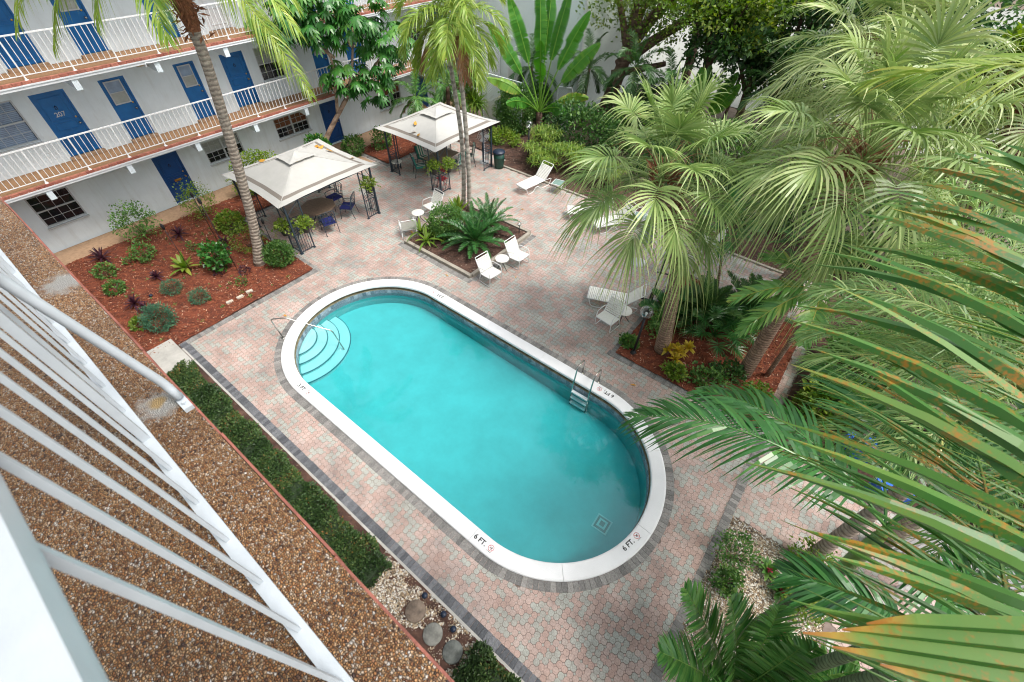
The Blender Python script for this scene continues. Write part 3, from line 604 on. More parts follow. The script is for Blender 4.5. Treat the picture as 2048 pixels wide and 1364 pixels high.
def door(spec):
    f, y0, y1, z0, z1, kind = spec; yc = (y0+y1)/2; w = y1-y0; x = XW-.07
    mb = MB(); mb.box((x, yc, (z0+z1)/2), (.05, w-.004, z1-z0-.004))
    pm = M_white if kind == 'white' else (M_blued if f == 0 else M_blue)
    # raised stop frame and panel mouldings
    for yy in (y0+.025, y1-.025): mb.box((x+.04, yy, (z0+z1)/2), (.05, .05, z1-z0-.004))
    mb.box((x+.04, yc, z1-.027), (.05, w-.104, .05))
    def mould(a, b, c, d, t=.022):
        xx = x+.034
        for yy in (a, b): mb.box((xx, yy, (c+d)/2), (.02, t, d-c+t))
        for zz in (c, d): mb.box((xx, (a+b)/2, zz), (.02, b-a-t, t))
    if kind != 'win':
        mould(y0+.17, y1-.17, z0+1.12, z1-.17); mould(y0+.17, y1-.17, z0+.80, z0+1.02); mould(y0+.17, y1-.17, z0+.16, z0+.66)
    d = mb.build('door', pm, far)
    if kind == 'white': d['label'] = 'white panelled door'
    h = MB(); h.lathe([(0, 0), (.034, .0), (.034, .012), (.014, .02), (.014, .05), (.03, .055), (.032, .075), (.0, .085)], n=12)
    for V in h.V: V[:] = np.stack([V[:, 2]+x+.028, V[:, 0]+y1-.13, V[:, 1]+z0+.93], 1)
    h.build('knob', M_brass if kind in ('knock', 'slot') else M_steel, d, True)
    h = MB(); h.lathe([(0, 0), (.03, 0), (.028, .018), (0, .02)], n=12)
    for V in h.V: V[:] = np.stack([V[:, 2]+x+.028, V[:, 0]+y1-.13, V[:, 1]+z0+1.12], 1)
    h.build('deadbolt', M_brass, d, True)
    if kind == 'slot':
        h = MB(); h.box((x+.035, yc+.02, z0+.87), (.03, .26, .085)); h.box((x+.052, yc+.02, z0+.87), (.008, .2, .03)); h.build('mail_slot', M_brass, d)
    if kind in ('207', 'slot', 'knock', 'plain'):
        h = MB(); h.tube([(x+.03, yc-.03, z0+1.52), (x+.05, yc-.03, z0+1.44), (x+.05, yc+.03, z0+1.44), (x+.03, yc+.03, z0+1.52)], .011, 6); h.lathe([(0, 0), (.03, 0), (.0, .03)], (x+.03, yc, z0+1.53), 8); h.build('knocker', M_black, d)
    if kind == '207': text_mesh('207', .2, M_frame, d, 'door_number', (x+.03, yc, z0+1.28), (0, 1, 0), (0, 0, 1), .006, .002)
    if kind == 'wreath':
        h = MB(); t = np.linspace(0, 2*math.pi, 25); h.tube(np.stack([np.full(25, x+.07), yc+.22*np.cos(t), z0+1.35+.22*np.sin(t)], 1), .055, 8); h.build('wreath', M_amber, d, True)
    if kind == 'win':
        a, b, c, e = y0+.14, y1-.17, z0+1.16, z1-.10
        h = MB()
        for yy in (a, b): h.box((x+.04, yy, (c+e)/2), (.035, .035, e-c+.035))
        for zz in (c, e): h.box((x+.04, (a+b)/2, zz), (.035, b-a-.035, .035))
        h.box((x+.038, (a+b)/2, (c+e)/2), (.03, b-a-.035, .02)); fr = h.build('window_frame', M_frame, d)
        h = MB(); h.box((x+.029, (a+b)/2, (c+(c+e)/2)/2), (.008, b-a, (e-c)/2)); h.box((x+.031, (a+b)/2, (e+(c+e)/2)/2), (.008, b-a, (e-c)/2), m=1); h.build('pane', [M_blind, M_bluecurt], fr)
for s_ in doors+[wdoor]: door(s_)
for f, y0, y1, z0, z1, kind in doors+[wdoor]:
    if f:
        mb = MB(); mb.box((XW+.0, (y0+y1)/2, z0-.045), (.3, y1-y0+.1, .09)); mb.build('threshold', M_tan, far)
def window(spec):
    f, y0, y1, z0, z1, nb = spec; x = XW-.06
    mb = MB(); t = .045
    for yy in (y0+t/2, y1-t/2): mb.box((x, yy, (z0+z1)/2), (.07, t, z1-z0-.004))
    for zz in (z0+t/2, z1-t/2): mb.box((x, (y0+y1)/2, zz), (.07, y1-y0-2*t, t))
    seg = (y1-y0)/nb
    for k_ in range(1, nb): mb.box((x, y0+seg*k_, (z0+z1)/2), (.08, .07, z1-z0-2*t))
    zm = (z0+z1)/2
    for k_ in range(nb):
        a, b = y0+seg*k_+(t if k_ == 0 else .035), y0+seg*(k_+1)-(t if k_ == nb-1 else .035)
        mb.box((x, (a+b)/2, zm), (.05, b-a, .04))
        nx = 3 if nb == 2 else 4
        for q in range(1, nx): mb.box((x-.012, a+(b-a)*q/nx, (z0+z1)/2), (.02, .013, z1-z0-2*t))
        for zz in (z0+(zm-z0)/2, zm+(z1-zm)/2): mb.box((x-.013, (a+b)/2, zz), (.018, b-a, .013))
    mb.box((XW+.03, (y0+y1)/2, z0-.03), (.1, y1-y0+.06, .05))
    w = mb.build('window', M_frame, far)
    g = MB(); g.box((x-.03, (y0+y1)/2, (z0+z1)/2), (.006, y1-y0-.01, z1-z0-.01)); g.build('pane', M_dark, w)
    if f == 0 and nb == 2 or f == 1:
        g = MB(); lo = zm if (f == 0 or y0 > 10) else z0+.02
        n = 24
        for q in range(n):
            zz = lo+(z1-.05-lo)*(q+.5)/n
            g.box((x-.024, (y0+y1)/2, zz), (.004, y1-y0-.12, (z1-.05-lo)/n*.86))
        g.build('window_blind', M_curtain if (f == 0 and y0 > 9) else (M_bluecurt if y0 < 5 else M_blind), w)
for s_ in wins: window(s_)
# balcony slabs, fascias, beams, railings
def far_balcony(fz, posts0):
    ye = 23.3; y0 = -3
    mb = MB(); mb.box(((XW+XE-.1)/2, (y0+ye)/2, fz-.09), (XE-.1-XW, ye-y0, .12)); sl = mb.build('balcony_floor', M_floorfar, far)
    mb = MB(); L = .235; n = int((ye-y0)/L)
    for q in range(n): mb.box((XE-.045, y0+L*(q+.5), fz-.062+random.uniform(-.004, .004)), (.11+random.uniform(-.006, .012), L-.01, .075), v=random.random())
    mb.build('edge_brick', attr_mat('red_edge_brick', [(0, (.27, .085, .06)), (1, (.42, .16, .11))], .85, 14, .3) if 'red_edge_brick' not in bpy.data.materials else bpy.data.materials['red_edge_brick'], sl)
    mb = MB(); mb.box((XE-.05, (y0+ye)/2, fz-.16), (.11, ye-y0, .115)); mb.box((XE+.012, (y0+ye)/2, fz-.122), (.03, ye-y0, .035)); mb.build('fascia', M_white, far)
    mb = MB(); mb.box(((XW+XE-.11)/2, (y0+ye)/2, fz-.185), (XE-.11-XW, ye-y0, .066)); mb.build('soffit', M_wall, far)
    yb = 3.65-2.44*2
    while yb < ye:
        # a tapering beam, deep at the fascia
        mb = MB(); a, b = yb-.085, yb+.085; x0, x1 = XW, XE-.02; zt = fz-.218
        V = [(x0, a, zt), (x1, a, zt), (x1, a, zt-.31), (x0, a, zt-.22), (x0, b, zt), (x1, b, zt), (x1, b, zt-.31), (x0, b, zt-.22)]
        mb.add(V, [[0, 1, 2, 3], [7, 6, 5, 4], [0, 4, 5, 1], [3, 2, 6, 7], [1, 5, 6, 2], [0, 3, 7, 4]]); mb.build('beam', M_wall, far); yb += 2.43
    x = XE-.13; mb = MB(); mb.bar((x, y0, fz+1.05), (x, ye, fz+1.05), .05, .035); mb.bar((x, y0, fz+.09), (x, ye, fz+.09), .028, .02); rl = mb.build('balcony_railing', M_whitem, far)
    yp = posts0-1.245*5; ys = []
    while yp < ye+.2: ys.append(yp); yp += 1.245
    for k_, y in enumerate(ys):
        mb = MB(); mb.bar((x, y, fz-.028), (x, y, fz+1.03), .038); mb.box((x+.02, y, fz-.022), (.14, .09, .012)); mb.build('post', M_whitem, rl)
        if k_+1 < len(ys):
            mb = MB()
            for q in range(1, 8): mb.bar((x, y+1.245*q/8, fz+.09), (x, y+1.245*q/8, fz+1.035), .018)
            mb.build('baluster_panel', M_whitem, rl)
far_balcony(2.75, 3.81); far_balcony(5.5, 3.82)
mb = MB(); mb.box(((XW+XE)/2, 10.2, 8.3), (XE-XW+.2, 26.6, .25)); mb.build('roof_overhang', M_white, far)
mb = MB(); mb.lathe([(0, .06), (.16, .06), (.19, .0), (.15, -.1), (.0, -.13)], (-20.95, 5.75, 5.20), 20); mb.build('ceiling_lamp', M_amber, far, True)
mb = MB(); mb.tube(bend([(XE-.0, 6.3, 5.30), (XE+.03, 5.9, 5.30), (XE+.03, 5.72, 5.33), (XE+.03, 5.70, 5.2)], 4, .05), .014, 6); mb.tube([(XE+.01, 6.3, 5.30), (XE+.01, 12, 5.30)], .014, 6); mb.build('conduit', M_white, far)

# side building beyond the end of the balconies ---------------------------
ann = E('annex_building', 'pale green-white windowless side building standing behind the lattice screens', 'building', (-17, 26.5, 0))
mb = MB(); mb.box((-17.9, 27.9, 4.5), (8.0, 8.2, 9.4)); mb.build('wall', M_wallg, ann)
mb = MB(); mb.box((-13.86, 23.76, 4.4), (.14, .14, 9.2)); mb.build('corner_trim', M_white, ann)
mb = MB(); mb.box((-17.6, 23.76, 3.35), (5, .1, .12)); mb.build('ledge', M_wallg, ann)
mb = MB(); mb.box((-16.6, 23.74, 1.0), (.95, .1, 2.0)); 
for q in range(12): mb.box((-16.6, 23.68, .3+q*.14), (.8, .04, .09), M=np.array(Matrix.Rotation(R_(30), 3, 'X')))
mb.build('louvre_door', M_frame, ann)
tk = E('water_heater', 'white cylindrical tank with rounded top beside the louvred door', 'tank', (-17.9, 23.2, 0))
mb = MB(); mb.lathe([(0, 2.75), (.2, 2.72), (.36, 2.6), (.4, 2.45), (.4, .05), (0, .05)], (-17.9, 23.2, 0), 28); mb.build('tank_shell', M_white, tk, True)
mb = MB(); mb.tube(bend([(-17.9, 23.2, 2.7), (-17.9, 23.2, 3.1), (-17.2, 23.6, 3.1)], 5, .15), .035, 8); mb.build('pipe', M_white, tk, True)
def lattice(label, p0, p1, z0, z1, m, sp=.13):
    t = E('lattice_screen', label, 'lattice screen', (*p0, z0)); p0 = np.array(p0); p1 = np.array(p1); L = np.linalg.norm(p1-p0); d = (p1-p0)/L; H = z1-z0
    P = lambda s, h, o=0: A3(p0[0]+d[0]*s-d[1]*o, p0[1]+d[1]*s+d[0]*o, z0+h)
    mb = MB(); nn = A3(-d[1], d[0], 0)
    for k_ in range(int((L+H)/sp)):
        c = k_*sp
        s0, h0, s1, h1 = (c, 0, c-H, H)
        if s0 > L: h0 += s0-L; s0 = L
        if s1 < 0: h1 += s1; s1 = 0
        if h1 > h0+.03:
            mb.bar(P(s0, h0), P(s1, h1), .038, .008, up=nn); mb.bar(P(L-s0, h0, .012), P(L-s1, h1, .012), .038, .008, up=nn)
    mb.build('lattice_panel', m, t); mb = MB()
    for a, b in ((P(0, 0), P(0, H)), (P(L, 0), P(L, H))): mb.bar(a, b, .06)
    mb.bar(P(0, H+.03), P(L, H+.03), .06); mb.bar(P(0, .0), P(L, .0), .06); mb.build('frame', m, t); return t
lattice('pale green lattice screen in front of the side building', (-18.0, 20.4), (-15.2, 20.4), .05, 2.35, M_wallg)
lattice('white lattice screen running back to the side building wall', (-19.5, 21.4), (-19.4, 23.6), .05, 2.9, M_white)
lattice('grey lattice post screen beside the traveller palm', (-13.75, 21.6), (-13.05, 21.9), .05, 2.2, M_frame, .11)
cu = E('patterned_cushion', 'yellow and white striped cushion lying on the lattice enclosure', 'cushion', (-16.5, 20.75, 1.1))
mb = MB()
for q in range(9): mb.box((-17.05+q*.14, 20.75, 1.18), (.135, .55, .12), m=q % 2)
mb.build('cover', [mat('yellow_canvas', (.62, .48, .08), .8), M_cush], cu)
mb = MB(); mb.box((-16.5, 20.75, .57), (1.1, .5, 1.1)); mb.build('base_box', M_wallg, cu)

# ================================================================== NEAR WING (camera side)
ZF = 8.5
near = E('apartment_building', 'near wing walkway slab finished in brown pebble aggregate with a red edge', 'apartment building', (-6, -1, 0))
mb = MB(); mb.box((-8.0, -.7275, ZF-.06), (26.4, 1.485, .12)); sl = mb.build('walkway_floor', M_pebble, near)
mb = MB(); x = -21.2
while x < 5.2:
    L = random.uniform(.5, 1.1); mb.box((x+L/2, .0205+random.uniform(-.002, .002), ZF-.066), (L-.006, .009, .118+random.uniform(-.006, .006))); x += L
mb.build('red_edge', M_rededge, sl)
mb = MB(); mb.box((-8.0, -.06, ZF-.215), (26.4, .12, .18)); mb.build('fascia', M_white, near)
mb = MB(); mb.box((-8.0, -1.62, 5.6), (26.4, .3, 11.4)); mb.build('wall', M_wall, near)
mb = MB(); mb.box((-8.0, -1.0, ZF+2.75), (26.4, 1.2, .22)); mb.build('roof_overhang', M_white, near)
for z in (2.75, 5.6):
    mb = MB(); mb.box((-8.0, -.75, z-.1), (26.4, 1.4, .18)); mb.build('lower_walkway', M_white, near)
rail = E('balcony_railing', 'white steel railing close in front of the camera with flat bars and a base plate', 'railing', (-2, -.16, ZF))
lean = -.085
mb = MB(); mb.box((-3.0, -.163, ZF+.03), (8.4, .042, .012)); mb.build('base_plate', M_rail, rail)
mb = MB(); mb.box((-3.0+lean, -.205, ZF+1.045), (8.6, .062, .03)); mb.box((-3.0+lean, -.198, ZF+1.02), (8.6, .034, .03)); mb.build('top_rail', M_rail, rail)
xs = [-.409-.1935*q for q in range(-2, 38)]
for q, x in enumerate(xs):
    post = abs(((x+1.57)/.1935) % 8) < .3 or abs(((x+1.57)/.1935) % 8) > 7.7
    mb = MB(); w = .026 if post else .0115
    mb.bar((x, -.163, ZF+(.0 if post else .034)), (x+lean, -.19, ZF+1.02), w, w); mb.build('post' if post else 'baluster', M_rail, rail)
for q, x in enumerate(xs):
    if abs(x+1.57) < .05:
        mb = MB(); P = bend([(x-.10, .0, ZF+.03), (x-.13, -.005, ZF+.10), (x-.10+lean*.7, -.13, ZF+.72), (x+lean*.75, -.15, ZF+.80)], 6, .06); r = np.full(len(P), .0165); mb.tube(P, r, 10); b = mb.build('brace', M_rail, rail, True)
        mb = MB(); mb.box((x-.085, .0, ZF+.012), (.10, .034, .022)); mb.lathe([(.009, 0), (.009, .012), (0, .014)], (x-.065, 0, ZF+.023), 6); mb.lathe([(.009, 0), (.009, .012), (0, .014)], (x-.105, 0, ZF+.023), 6); mb.build('bracket', M_rail, b)
# ================================================================== FURNITURE
def place(o, x, y, deg, z=0): o.location = (x, y, z); o.rotation_euler = (0, 0, R_(deg)); return o
def strap_chair():
    t = E('strap_chair', '', 'chair')
    for s in (-1, 1):
        y = s*.285; mb = MB()
        mb.tube(bend([(-.30, y, .013), (.24, y, .013), (.27, y, .40), (.22, y, .63), (-.20, y, .61), (-.29, y, .50)], 5, .07), .0125, 8)
        mb.tube(bend([(.27, y, .40), (-.18, y, .36), (-.44, y, .88)], 5, .06), .0125, 8); mb.tube([(-.30, y, .013), (-.20, y, .37)], .0125, 8); mb.build('side_frame', M_whitem, t, True)
    for P in (bend([(-.44, -.285, .88), (-.455, -.285, .915), (-.455, .285, .915), (-.44, .285, .88)], 4, .05), [(.27, -.285, .40), (.27, .285, .40)], [(-.2, -.285, .36), (-.2, .285, .36)]): mb = MB(); mb.tube(P, .0125, 8); mb.build('cross_tube', M_whitem, t, True)
    mb = MB()
    for q in range(8): x = .235-q*.056; mb.box((x, 0, .40-.04*(.27-x)/.45+.012), (.046, .57, .006))
    mb.build('seat', M_strap, t)
    mb = MB(); M = np.array(Matrix.Rotation(R_(-26.6), 3, 'Y'))
    for q in range(8): u = .07+q*.063; mb.box((-.18-.26*u/.58-.004, 0, .36+.52*u/.58), (.006, .57, .05), M=M)
    mb.build('backrest', M_strap, t); return t
def lounger():
    t = E('strap_lounger', '', 'sun lounger'); Y = .31
    for s in (-1, 1):
        y = s*Y; mb = MB(); mb.tube([(1.28, y, .33), (0, y, .33)], .0135, 8); mb.tube([(0, y, .33), (-.46, y, .86)], .0135, 8)
        mb.tube(bend([(1.22, y, .33), (1.12, y, .013), (.80, y, .013), (.62, y, .20), (.45, y, .20), (.30, y, .013), (-.25, y, .013), (-.42, y, .30), (0.0, y, .33)], 4, .08), .0125, 8); mb.build('side_frame', M_whitem, t, True)
    for P in ([(1.28, -Y, .33), (1.28, Y, .33)], [(0, -Y, .33), (0, Y, .33)], bend([(-.46, -Y, .86), (-.49, -Y, .90), (-.49, Y, .90), (-.46, Y, .86)], 4, .05)): mb = MB(); mb.tube(P, .0135, 8); mb.build('cross_tube', M_whitem, t, True)
    mb = MB()
    for q in range(21): mb.box((1.235-q*.0585, 0, .345), (.047, 2*Y, .006))
    mb.build('seat', M_strap, t)
    mb = MB(); M = np.array(Matrix.Rotation(R_(-41), 3, 'Y'))
    for q in range(11): u = .04+q*.055; mb.box((-.46*u/.70-.006, 0, .33+.53*u/.70+.006), (.006, 2*Y, .045), M=M)
    mb.build('backrest', M_strap, t); return t
def side_table():
    t = E('side_table', '', 'side table')
    mb = MB(); mb.lathe([(0, .455), (.235, .455), (.25, .468), (.25, .482), (.235, .49), (0, .49)], n=32); mb.build('tabletop', M_tstone, t, True)
    for k_ in range(3):
        a = k_*2.094; c, s = math.cos(a), math.sin(a); mb = MB()
        mb.tube(bend([(c*.16, s*.16, .455), (c*.05, s*.05, .25), (c*.20, s*.20, .05), (c*.25, s*.25, .008)], 5, .1), .011, 7); mb.build('leg', M_black, t, True)
    return t
ch = strap_chair(); CG = 'white strap chairs around the pool deck'
chairs = [(-8.0, 9.22, -6, 'white strap chair at the near corner of the planter, closest to the pool'), (-7.84, 10.62, -2, 'white strap chair beside the fern side of the planter, facing right'),
          (-3.66, 9.85, -96, 'white strap chair by the palm bed, next to the lounger with a small table'), (-12.35, 9.35, 150, 'white strap chair seen from behind at the left corner of the planter'),
          (-12.72, 11.05, -95, 'white strap chair behind the bushy planter, facing the small round table'), (-2.75, 16.1, 200, 'white strap chair half hidden under the fan palm leaves by the back kerb'),
          (-5.55, 16.0, 250, 'white strap chair behind the fan palm crown near the back mulch bed')]
for q, (x, y, a, l) in enumerate(chairs):
    o = ch if q == 0 else copy_tree(ch); place(o, x, y, a); tag(o, l, 'chair', CG)
lo = lounger(); LG = 'white strap sun loungers'
for q, (x, y, a, l) in enumerate([(-3.62, 11.02, 201, 'white strap lounger near the pool ladder, its back raised beside the palm bed'), (-10.75, 16.05, 262, 'white strap lounger standing alone by the back kerb in front of bright green shrubs'),
                                  (-7.2, 15.25, 215, 'white strap lounger mostly hidden behind the left leaves of the fan palm'), (-6.2, 15.4, 240, 'white strap lounger behind the fan palm, beside the glass table')]):
    o = lo if q == 0 else copy_tree(lo); place(o, x, y, a); tag(o, l, 'sun lounger', LG)
stb = side_table(); TG = 'small round side tables'
for q, (x, y, l) in enumerate([(-8.12, 10.0, 'small round white table between two strap chairs at the planter'), (-3.38, 10.35, 'small round white table between lounger and chair by the palm bed'), (-12.68, 10.22, 'small round white table behind the bushy planter'), (-16.75, 12.72, 'small round table beside the left post of the far gazebo')]):
    o = stb if q == 0 else copy_tree(stb); place(o, x, y, q*31); tag(o, l, 'side table', TG)
def glass_table():
    t = E('glass_table', '', 'glass table')
    for sx in (-1, 1):
        for sy in (-1, 1): mb = MB(); mb.tube(bend([(sx*.22, sy*.22, .41), (sx*.25, sy*.25, .36), (sx*.25, sy*.25, .0)], 4, .05), .012, 7); mb.build('leg', M_whitem, t, True)
    mb = MB()
    for s in (-1, 1): mb.bar((-.26, s*.25, .42), (.26, s*.25, .42), .025); mb.bar((s*.25, -.2375, .42), (s*.25, .2375, .42), .025)
    mb.build('frame', M_whitem, t); mb = MB(); mb.box((0, 0, .425), (.48, .475, .008)); mb.build('glass_top', mat('tinted_glass', (.20, .30, .27), .06, .05), t); return t
gt = glass_table(); tag(gt, 'square glass-topped table next to the lounger by the back kerb', 'glass table', 'glass tables'); place(gt, -9.75, 16.05, 10)
g2 = copy_tree(gt); tag(g2, 'square glass-topped table behind the fan palm leaves', 'glass table', 'glass tables'); place(g2, -5.6, 15.9, 20)

# gazebos -------------------------------------------------------------------
def gazebo(cx, cy, hx, hy, px, py, label):
    t = E('gazebo', label, 'gazebo', (cx, cy, 0), 'gazebos with canvas canopies')
    for sx in (-1, 1):
        for sy in (-1, 1):
            X, Y = cx+sx*px, cy+sy*py
            mb = MB(); mb.bar((X, Y, 0.012), (X, Y, 2.02), .06); mb.box((X, Y, .006), (.12, .12, .012)); mb.build('post', M_iron, t)
            for ax in (0, 1):
                d = A3(-sx, 0, 0) if ax == 0 else A3(0, -sy, 0); b = A3(X, Y, 0); w = .56; mb = MB(); e = b+d*w
                mb.bar(e+A3(0, 0, .012), e+A3(0, 0, 1.98), .035); mb.box(e+A3(0, 0, .006), (.09, .09, .012))
                for zz in (.06, .78): mb.bar(b+A3(0, 0, zz)+d*.03, e+A3(0, 0, zz)-d*.018, .022)
                for q in range(1, 6): mb.bar(b+d*w*q/6+A3(0, 0, .06), b+d*w*q/6+A3(0, 0, .78), .014)
                th = np.linspace(0, math.pi, 9)
                for k_, zz in ((.5, .80), (.5, .90)): mb.tube([b+d*(w*(.5-.47*math.cos(u)))+A3(0, 0, zz+.11*math.sin(u)) for u in th], .011, 6)
                mb.tube([b+d*(w*(.03+.94*u))+A3(0, 0, 1.02+.28*u*(1-u)*2) for u in np.linspace(0, 1, 7)], .010, 6)
                mb.tube([b+d*(.03+(w-.03)*math.sin(u))+A3(0, 0, 1.98-.40*(1-math.sin(u))**1.0+.0) for u in np.linspace(0, math.pi/2, 7)], .012, 6)
                mb.build('lattice_panel', M_iron, t)
    mb = MB()
    for s in (-1, 1): mb.bar((cx-px+.03, cy+s*py, 2.0), (cx+px-.03, cy+s*py, 2.0), .035); mb.bar((cx+s*px, cy-py+.03, 2.0), (cx+s*px, cy+py-.03, 2.0), .035)
    mb.build('top_beam', M_iron, t)
    # concave canopy with drawn-in edges
    def sheet(mb, hx, hy, z0, zp, c, rings, pinch, band, x0=0.0, n=14, pw=1.35):
        per = []
        for side in range(4):
            for q in range(n):
                u = -1+2*q/n
                per.append([(u, -1), (1, u), (-u, 1), (-1, -u)][side])
        per = np.array(per); tt = np.where(np.abs(per[:, 0]) > np.abs(per[:, 1])-1e-9, per[:, 1], per[:, 0]); tt = np.where((np.abs(per) > .999).all(1), 1, tt)
        V = []; k_ = len(per)
        for m_ in rings:
            pin = 1-pinch*(1-tt**2)*m_
            z = z0+(zp-z0)*(1-m_)**pw - .05*(1-tt**2)*m_*0 + .035*(1-tt**2)*np.sin(math.pi*m_)*-.6
            V.append(np.c_[c[0]+per[:, 0]*hx*m_*pin, c[1]+per[:, 1]*hy*m_*pin, z+.02*m_*np.sin(tt*9)*.3])
        V = np.concatenate(V); j = np.arange(k_); jn = (j+1) % k_
        for r in range(len(rings)-1):
            mid = (rings[r]+rings[r+1])/2
            mb.add(V[r*k_:(r+2)*k_], np.stack([j, jn, jn+k_, j+k_], 1), .5, 1 if band[0] < mid < band[1] else 0)
    mb = MB(); sheet(mb, hx, hy, 2.06, 2.74, (cx, cy), [.2, .3, .4, .5, .6, .7, .78, .86, .93, 1.0], .055, (.78, .86)); can = mb.build('canopy', [M_canvas, M_band], t, True)
    mb = MB(); sheet(mb, hx*.27, hy*.27, 2.61, 2.78, (cx, cy), [.01, .25, .5, .75, 1.0], .06, (2, 3)); mb.build('vent_cap', M_canvas, can, True)
    # seams along the hips
    for sx in (-1, 1):
        for sy in (-1, 1):
            mb = MB(); mb.tube([(cx+sx*hx*m_, cy+sy*hy*m_, 2.06+.68*(1-m_)**1.35+.004) for m_ in np.linspace(.22, 1, 10)], .012, 5); mb.build('hip_seam', M_canvas, can, True)
    return t
gz1 = gazebo(-16.22, 7.80, 1.88, 2.12, 1.70, 1.86, 'near gazebo with cream canopy and navy chairs, beside the tall palm')
gz2 = gazebo(-15.30, 14.25, 1.92, 2.1, 1.65, 1.75, 'far gazebo with cream canopy and green striped chairs, behind the twin palms')
# fallen leaves on the canopies
def dead_leaf():
    mb = MB(); P = np.array([(-.13, 0, .01), (-.05, 0, .02), (.05, 0, .015), (.14, 0, .03)]); mb.strip(P, np.array([(0, .01, 0), (0, .06, .02), (0, .05, .015), (0, .005, 0)])); return mb.build('fallen_leaf', M_orange)
dl = dead_leaf()
cz = lambda g, x, y: 2.06+.68*max(0, 1-max(abs(x-g[0])/1.9, abs(y-g[1])/2.1))**1.35+.012
for q, (g, x, y) in enumerate([((-16.22, 7.8), -17.1, 9.2), ((-16.22, 7.8), -16.95, 9.28), ((-16.22, 7.8), -16.5, 9.35), ((-16.22, 7.8), -15.4, 9.6), ((-16.22, 7.8), -17.8, 7.2), ((-15.3, 14.25), -15.6, 13.2), ((-15.3, 14.25), -15.3, 12.75), ((-15.3, 14.25), -14.9, 12.7)]):
    o = dl if q == 0 else dl.copy()
    if q: COL.objects.link(o)
    o.location = (x, y, cz(g, x, y)); o.rotation_euler = (.1, -.1, q*1.7); o.scale = (1.15,)*3
    tag(o, 'curled yellow fallen leaf lying on the canopy of the %s gazebo' % ('near' if q < 5 else 'far'), 'leaf', 'fallen leaves on the near gazebo canopy' if q < 5 else 'fallen leaves on the far gazebo canopy')
# garden dining sets
def iron_chair(cush, striped):
    t = E('patio_chair', '', 'patio chair'); mb = MB()
    for s in (-1, 1):
        y = s*.26
        mb.tube(bend([(.27, y, 0), (.22, y, .42), (.24, y, .64), (-.12, y, .66), (-.26, y, .60)], 4, .08), .013, 6); mb.tube(bend([(-.32, y, 0), (-.22, y, .42), (-.34, y, .98)], 4, .08), .013, 6)
    mb.tube(bend([(-.34, -.26, .98), (-.36, 0, 1.04), (-.34, .26, .98)], 5, .2), .013, 6); mb.tube([(.22, -.26, .41), (.22, .26, .41)], .012, 6); mb.tube([(-.22, -.26, .41), (-.22, .26, .41)], .012, 6)
    mb.build('frame', M_iron, t, True); mb = MB()
    for q in range(7):
        y = -.22+q*.0733; mb.tube(bend([(-.225, y, .44), (-.27, y+(.05 if q % 2 else -.05), .70), (-.335, y, .98)], 5, .15), .008, 5)
    for q in range(3): mb.tube([(-.24-.03*q, -.25, .55+.14*q), (-.24-.03*q, .25, .55+.14*q)], .008, 5)
    mb.build('back_lattice', M_iron, t, True)
    mb = MB(); M2 = np.array(Matrix.Rotation(R_(-12), 3, 'Y')); n = 6
    for q in range(n):
        y = -.23+.46*(q+.5)/n; mi = q % 2 if striped else 0
        mb.box((0, y, .455), (.46, .46/n, .07), m=mi)
        if striped: mb.box((-.245, y, .74), (.07, .46/n, .52), M=M2, m=mi)
    mb.build('cushion', [cush, M_cush if striped else cush], t); return t
pc1 = iron_chair(M_navy, False); pc2 = iron_chair(M_teal, True)
for q, (x, y, a, l) in enumerate([(-14.95, 7.55, 165, 'iron chair with navy seat tipped in toward the near gazebo table, front side'), (-15.3, 8.75, 215, 'iron chair with navy seat at the right end of the near gazebo table'), (-16.3, 8.85, 270, 'iron chair with navy seat at the back of the near gazebo table'), (-15.6, 6.75, 80, 'iron chair with navy seat at the left of the near gazebo table')]):
    o = pc1 if q == 0 else copy_tree(pc1); place(o, x, y, a); tag(o, l, 'patio chair', 'navy patio chairs under the near gazebo')
for q, (x, y, a, l) in enumerate([(-15.65, 13.15, 60, 'green and white striped chair at the left front of the far gazebo table'), (-14.55, 14.6, 180, 'green and white striped chair at the right front of the far gazebo table'), (-16.1, 13.9, 10, 'green and white striped chair at the back left of the far gazebo table'), (-14.6, 15.4, 225, 'green and white striped chair at the back right of the far gazebo table')]):
    o = pc2 if q == 0 else copy_tree(pc2); place(o, x, y, a); tag(o, l, 'patio chair', 'striped patio chairs under the far gazebo')
def dining(x, y, label, rect, rz):
    t = E('dining_table', label, 'table', (x, y, 0)); mb = MB()
    if rect: mb.box((x, y, .71), (.95, 1.5, .03), rz=rz)
    else: mb.lathe([(0, .695), (.66, .695), (.70, .705), (.70, .72), (.66, .73), (0, .73)], (x, y, 0), 8)
    mb.build('tabletop', M_table, t); mb = MB()
    for a in range(4): c, s = math.cos(a*1.571+.78+rz), math.sin(a*1.571+.78+rz); mb.tube(bend([(x+c*.4, y+s*.4, .70), (x+c*.15, y+s*.15, .35), (x+c*.42, y+s*.42, .0)], 5, .15), .02, 7)
    mb.build('leg', M_iron, t, True); return t
dining(-15.75, 7.75, 'round brown tiled table under the near gazebo', False, .3); dining(-15.2, 14.15, 'long dark brown table under the far gazebo', True, .1)
rc = E('folding_chair', 'red metal folding chair standing inside the front corner of the far gazebo', 'folding chair', (-14.0, 12.95, 0)); mb = MB()
for s in (-.2, .2):
    mb.tube([(-14.0+s, 12.78, 0), (-13.96+s, 13.1, .92)], .012, 6); mb.tube([(-14.0+s, 13.12, 0), (-13.96+s, 12.8, .46)], .012, 6)
mb.build('frame', M_red, rc, True); mb = MB(); mb.box((-13.98, 12.93, .46), (.4, .34, .02)); mb.build('seat', M_red, rc); mb = MB(); mb.box((-13.96, 13.08, .80), (.4, .02, .2)); mb.build('backrest', M_red, rc)

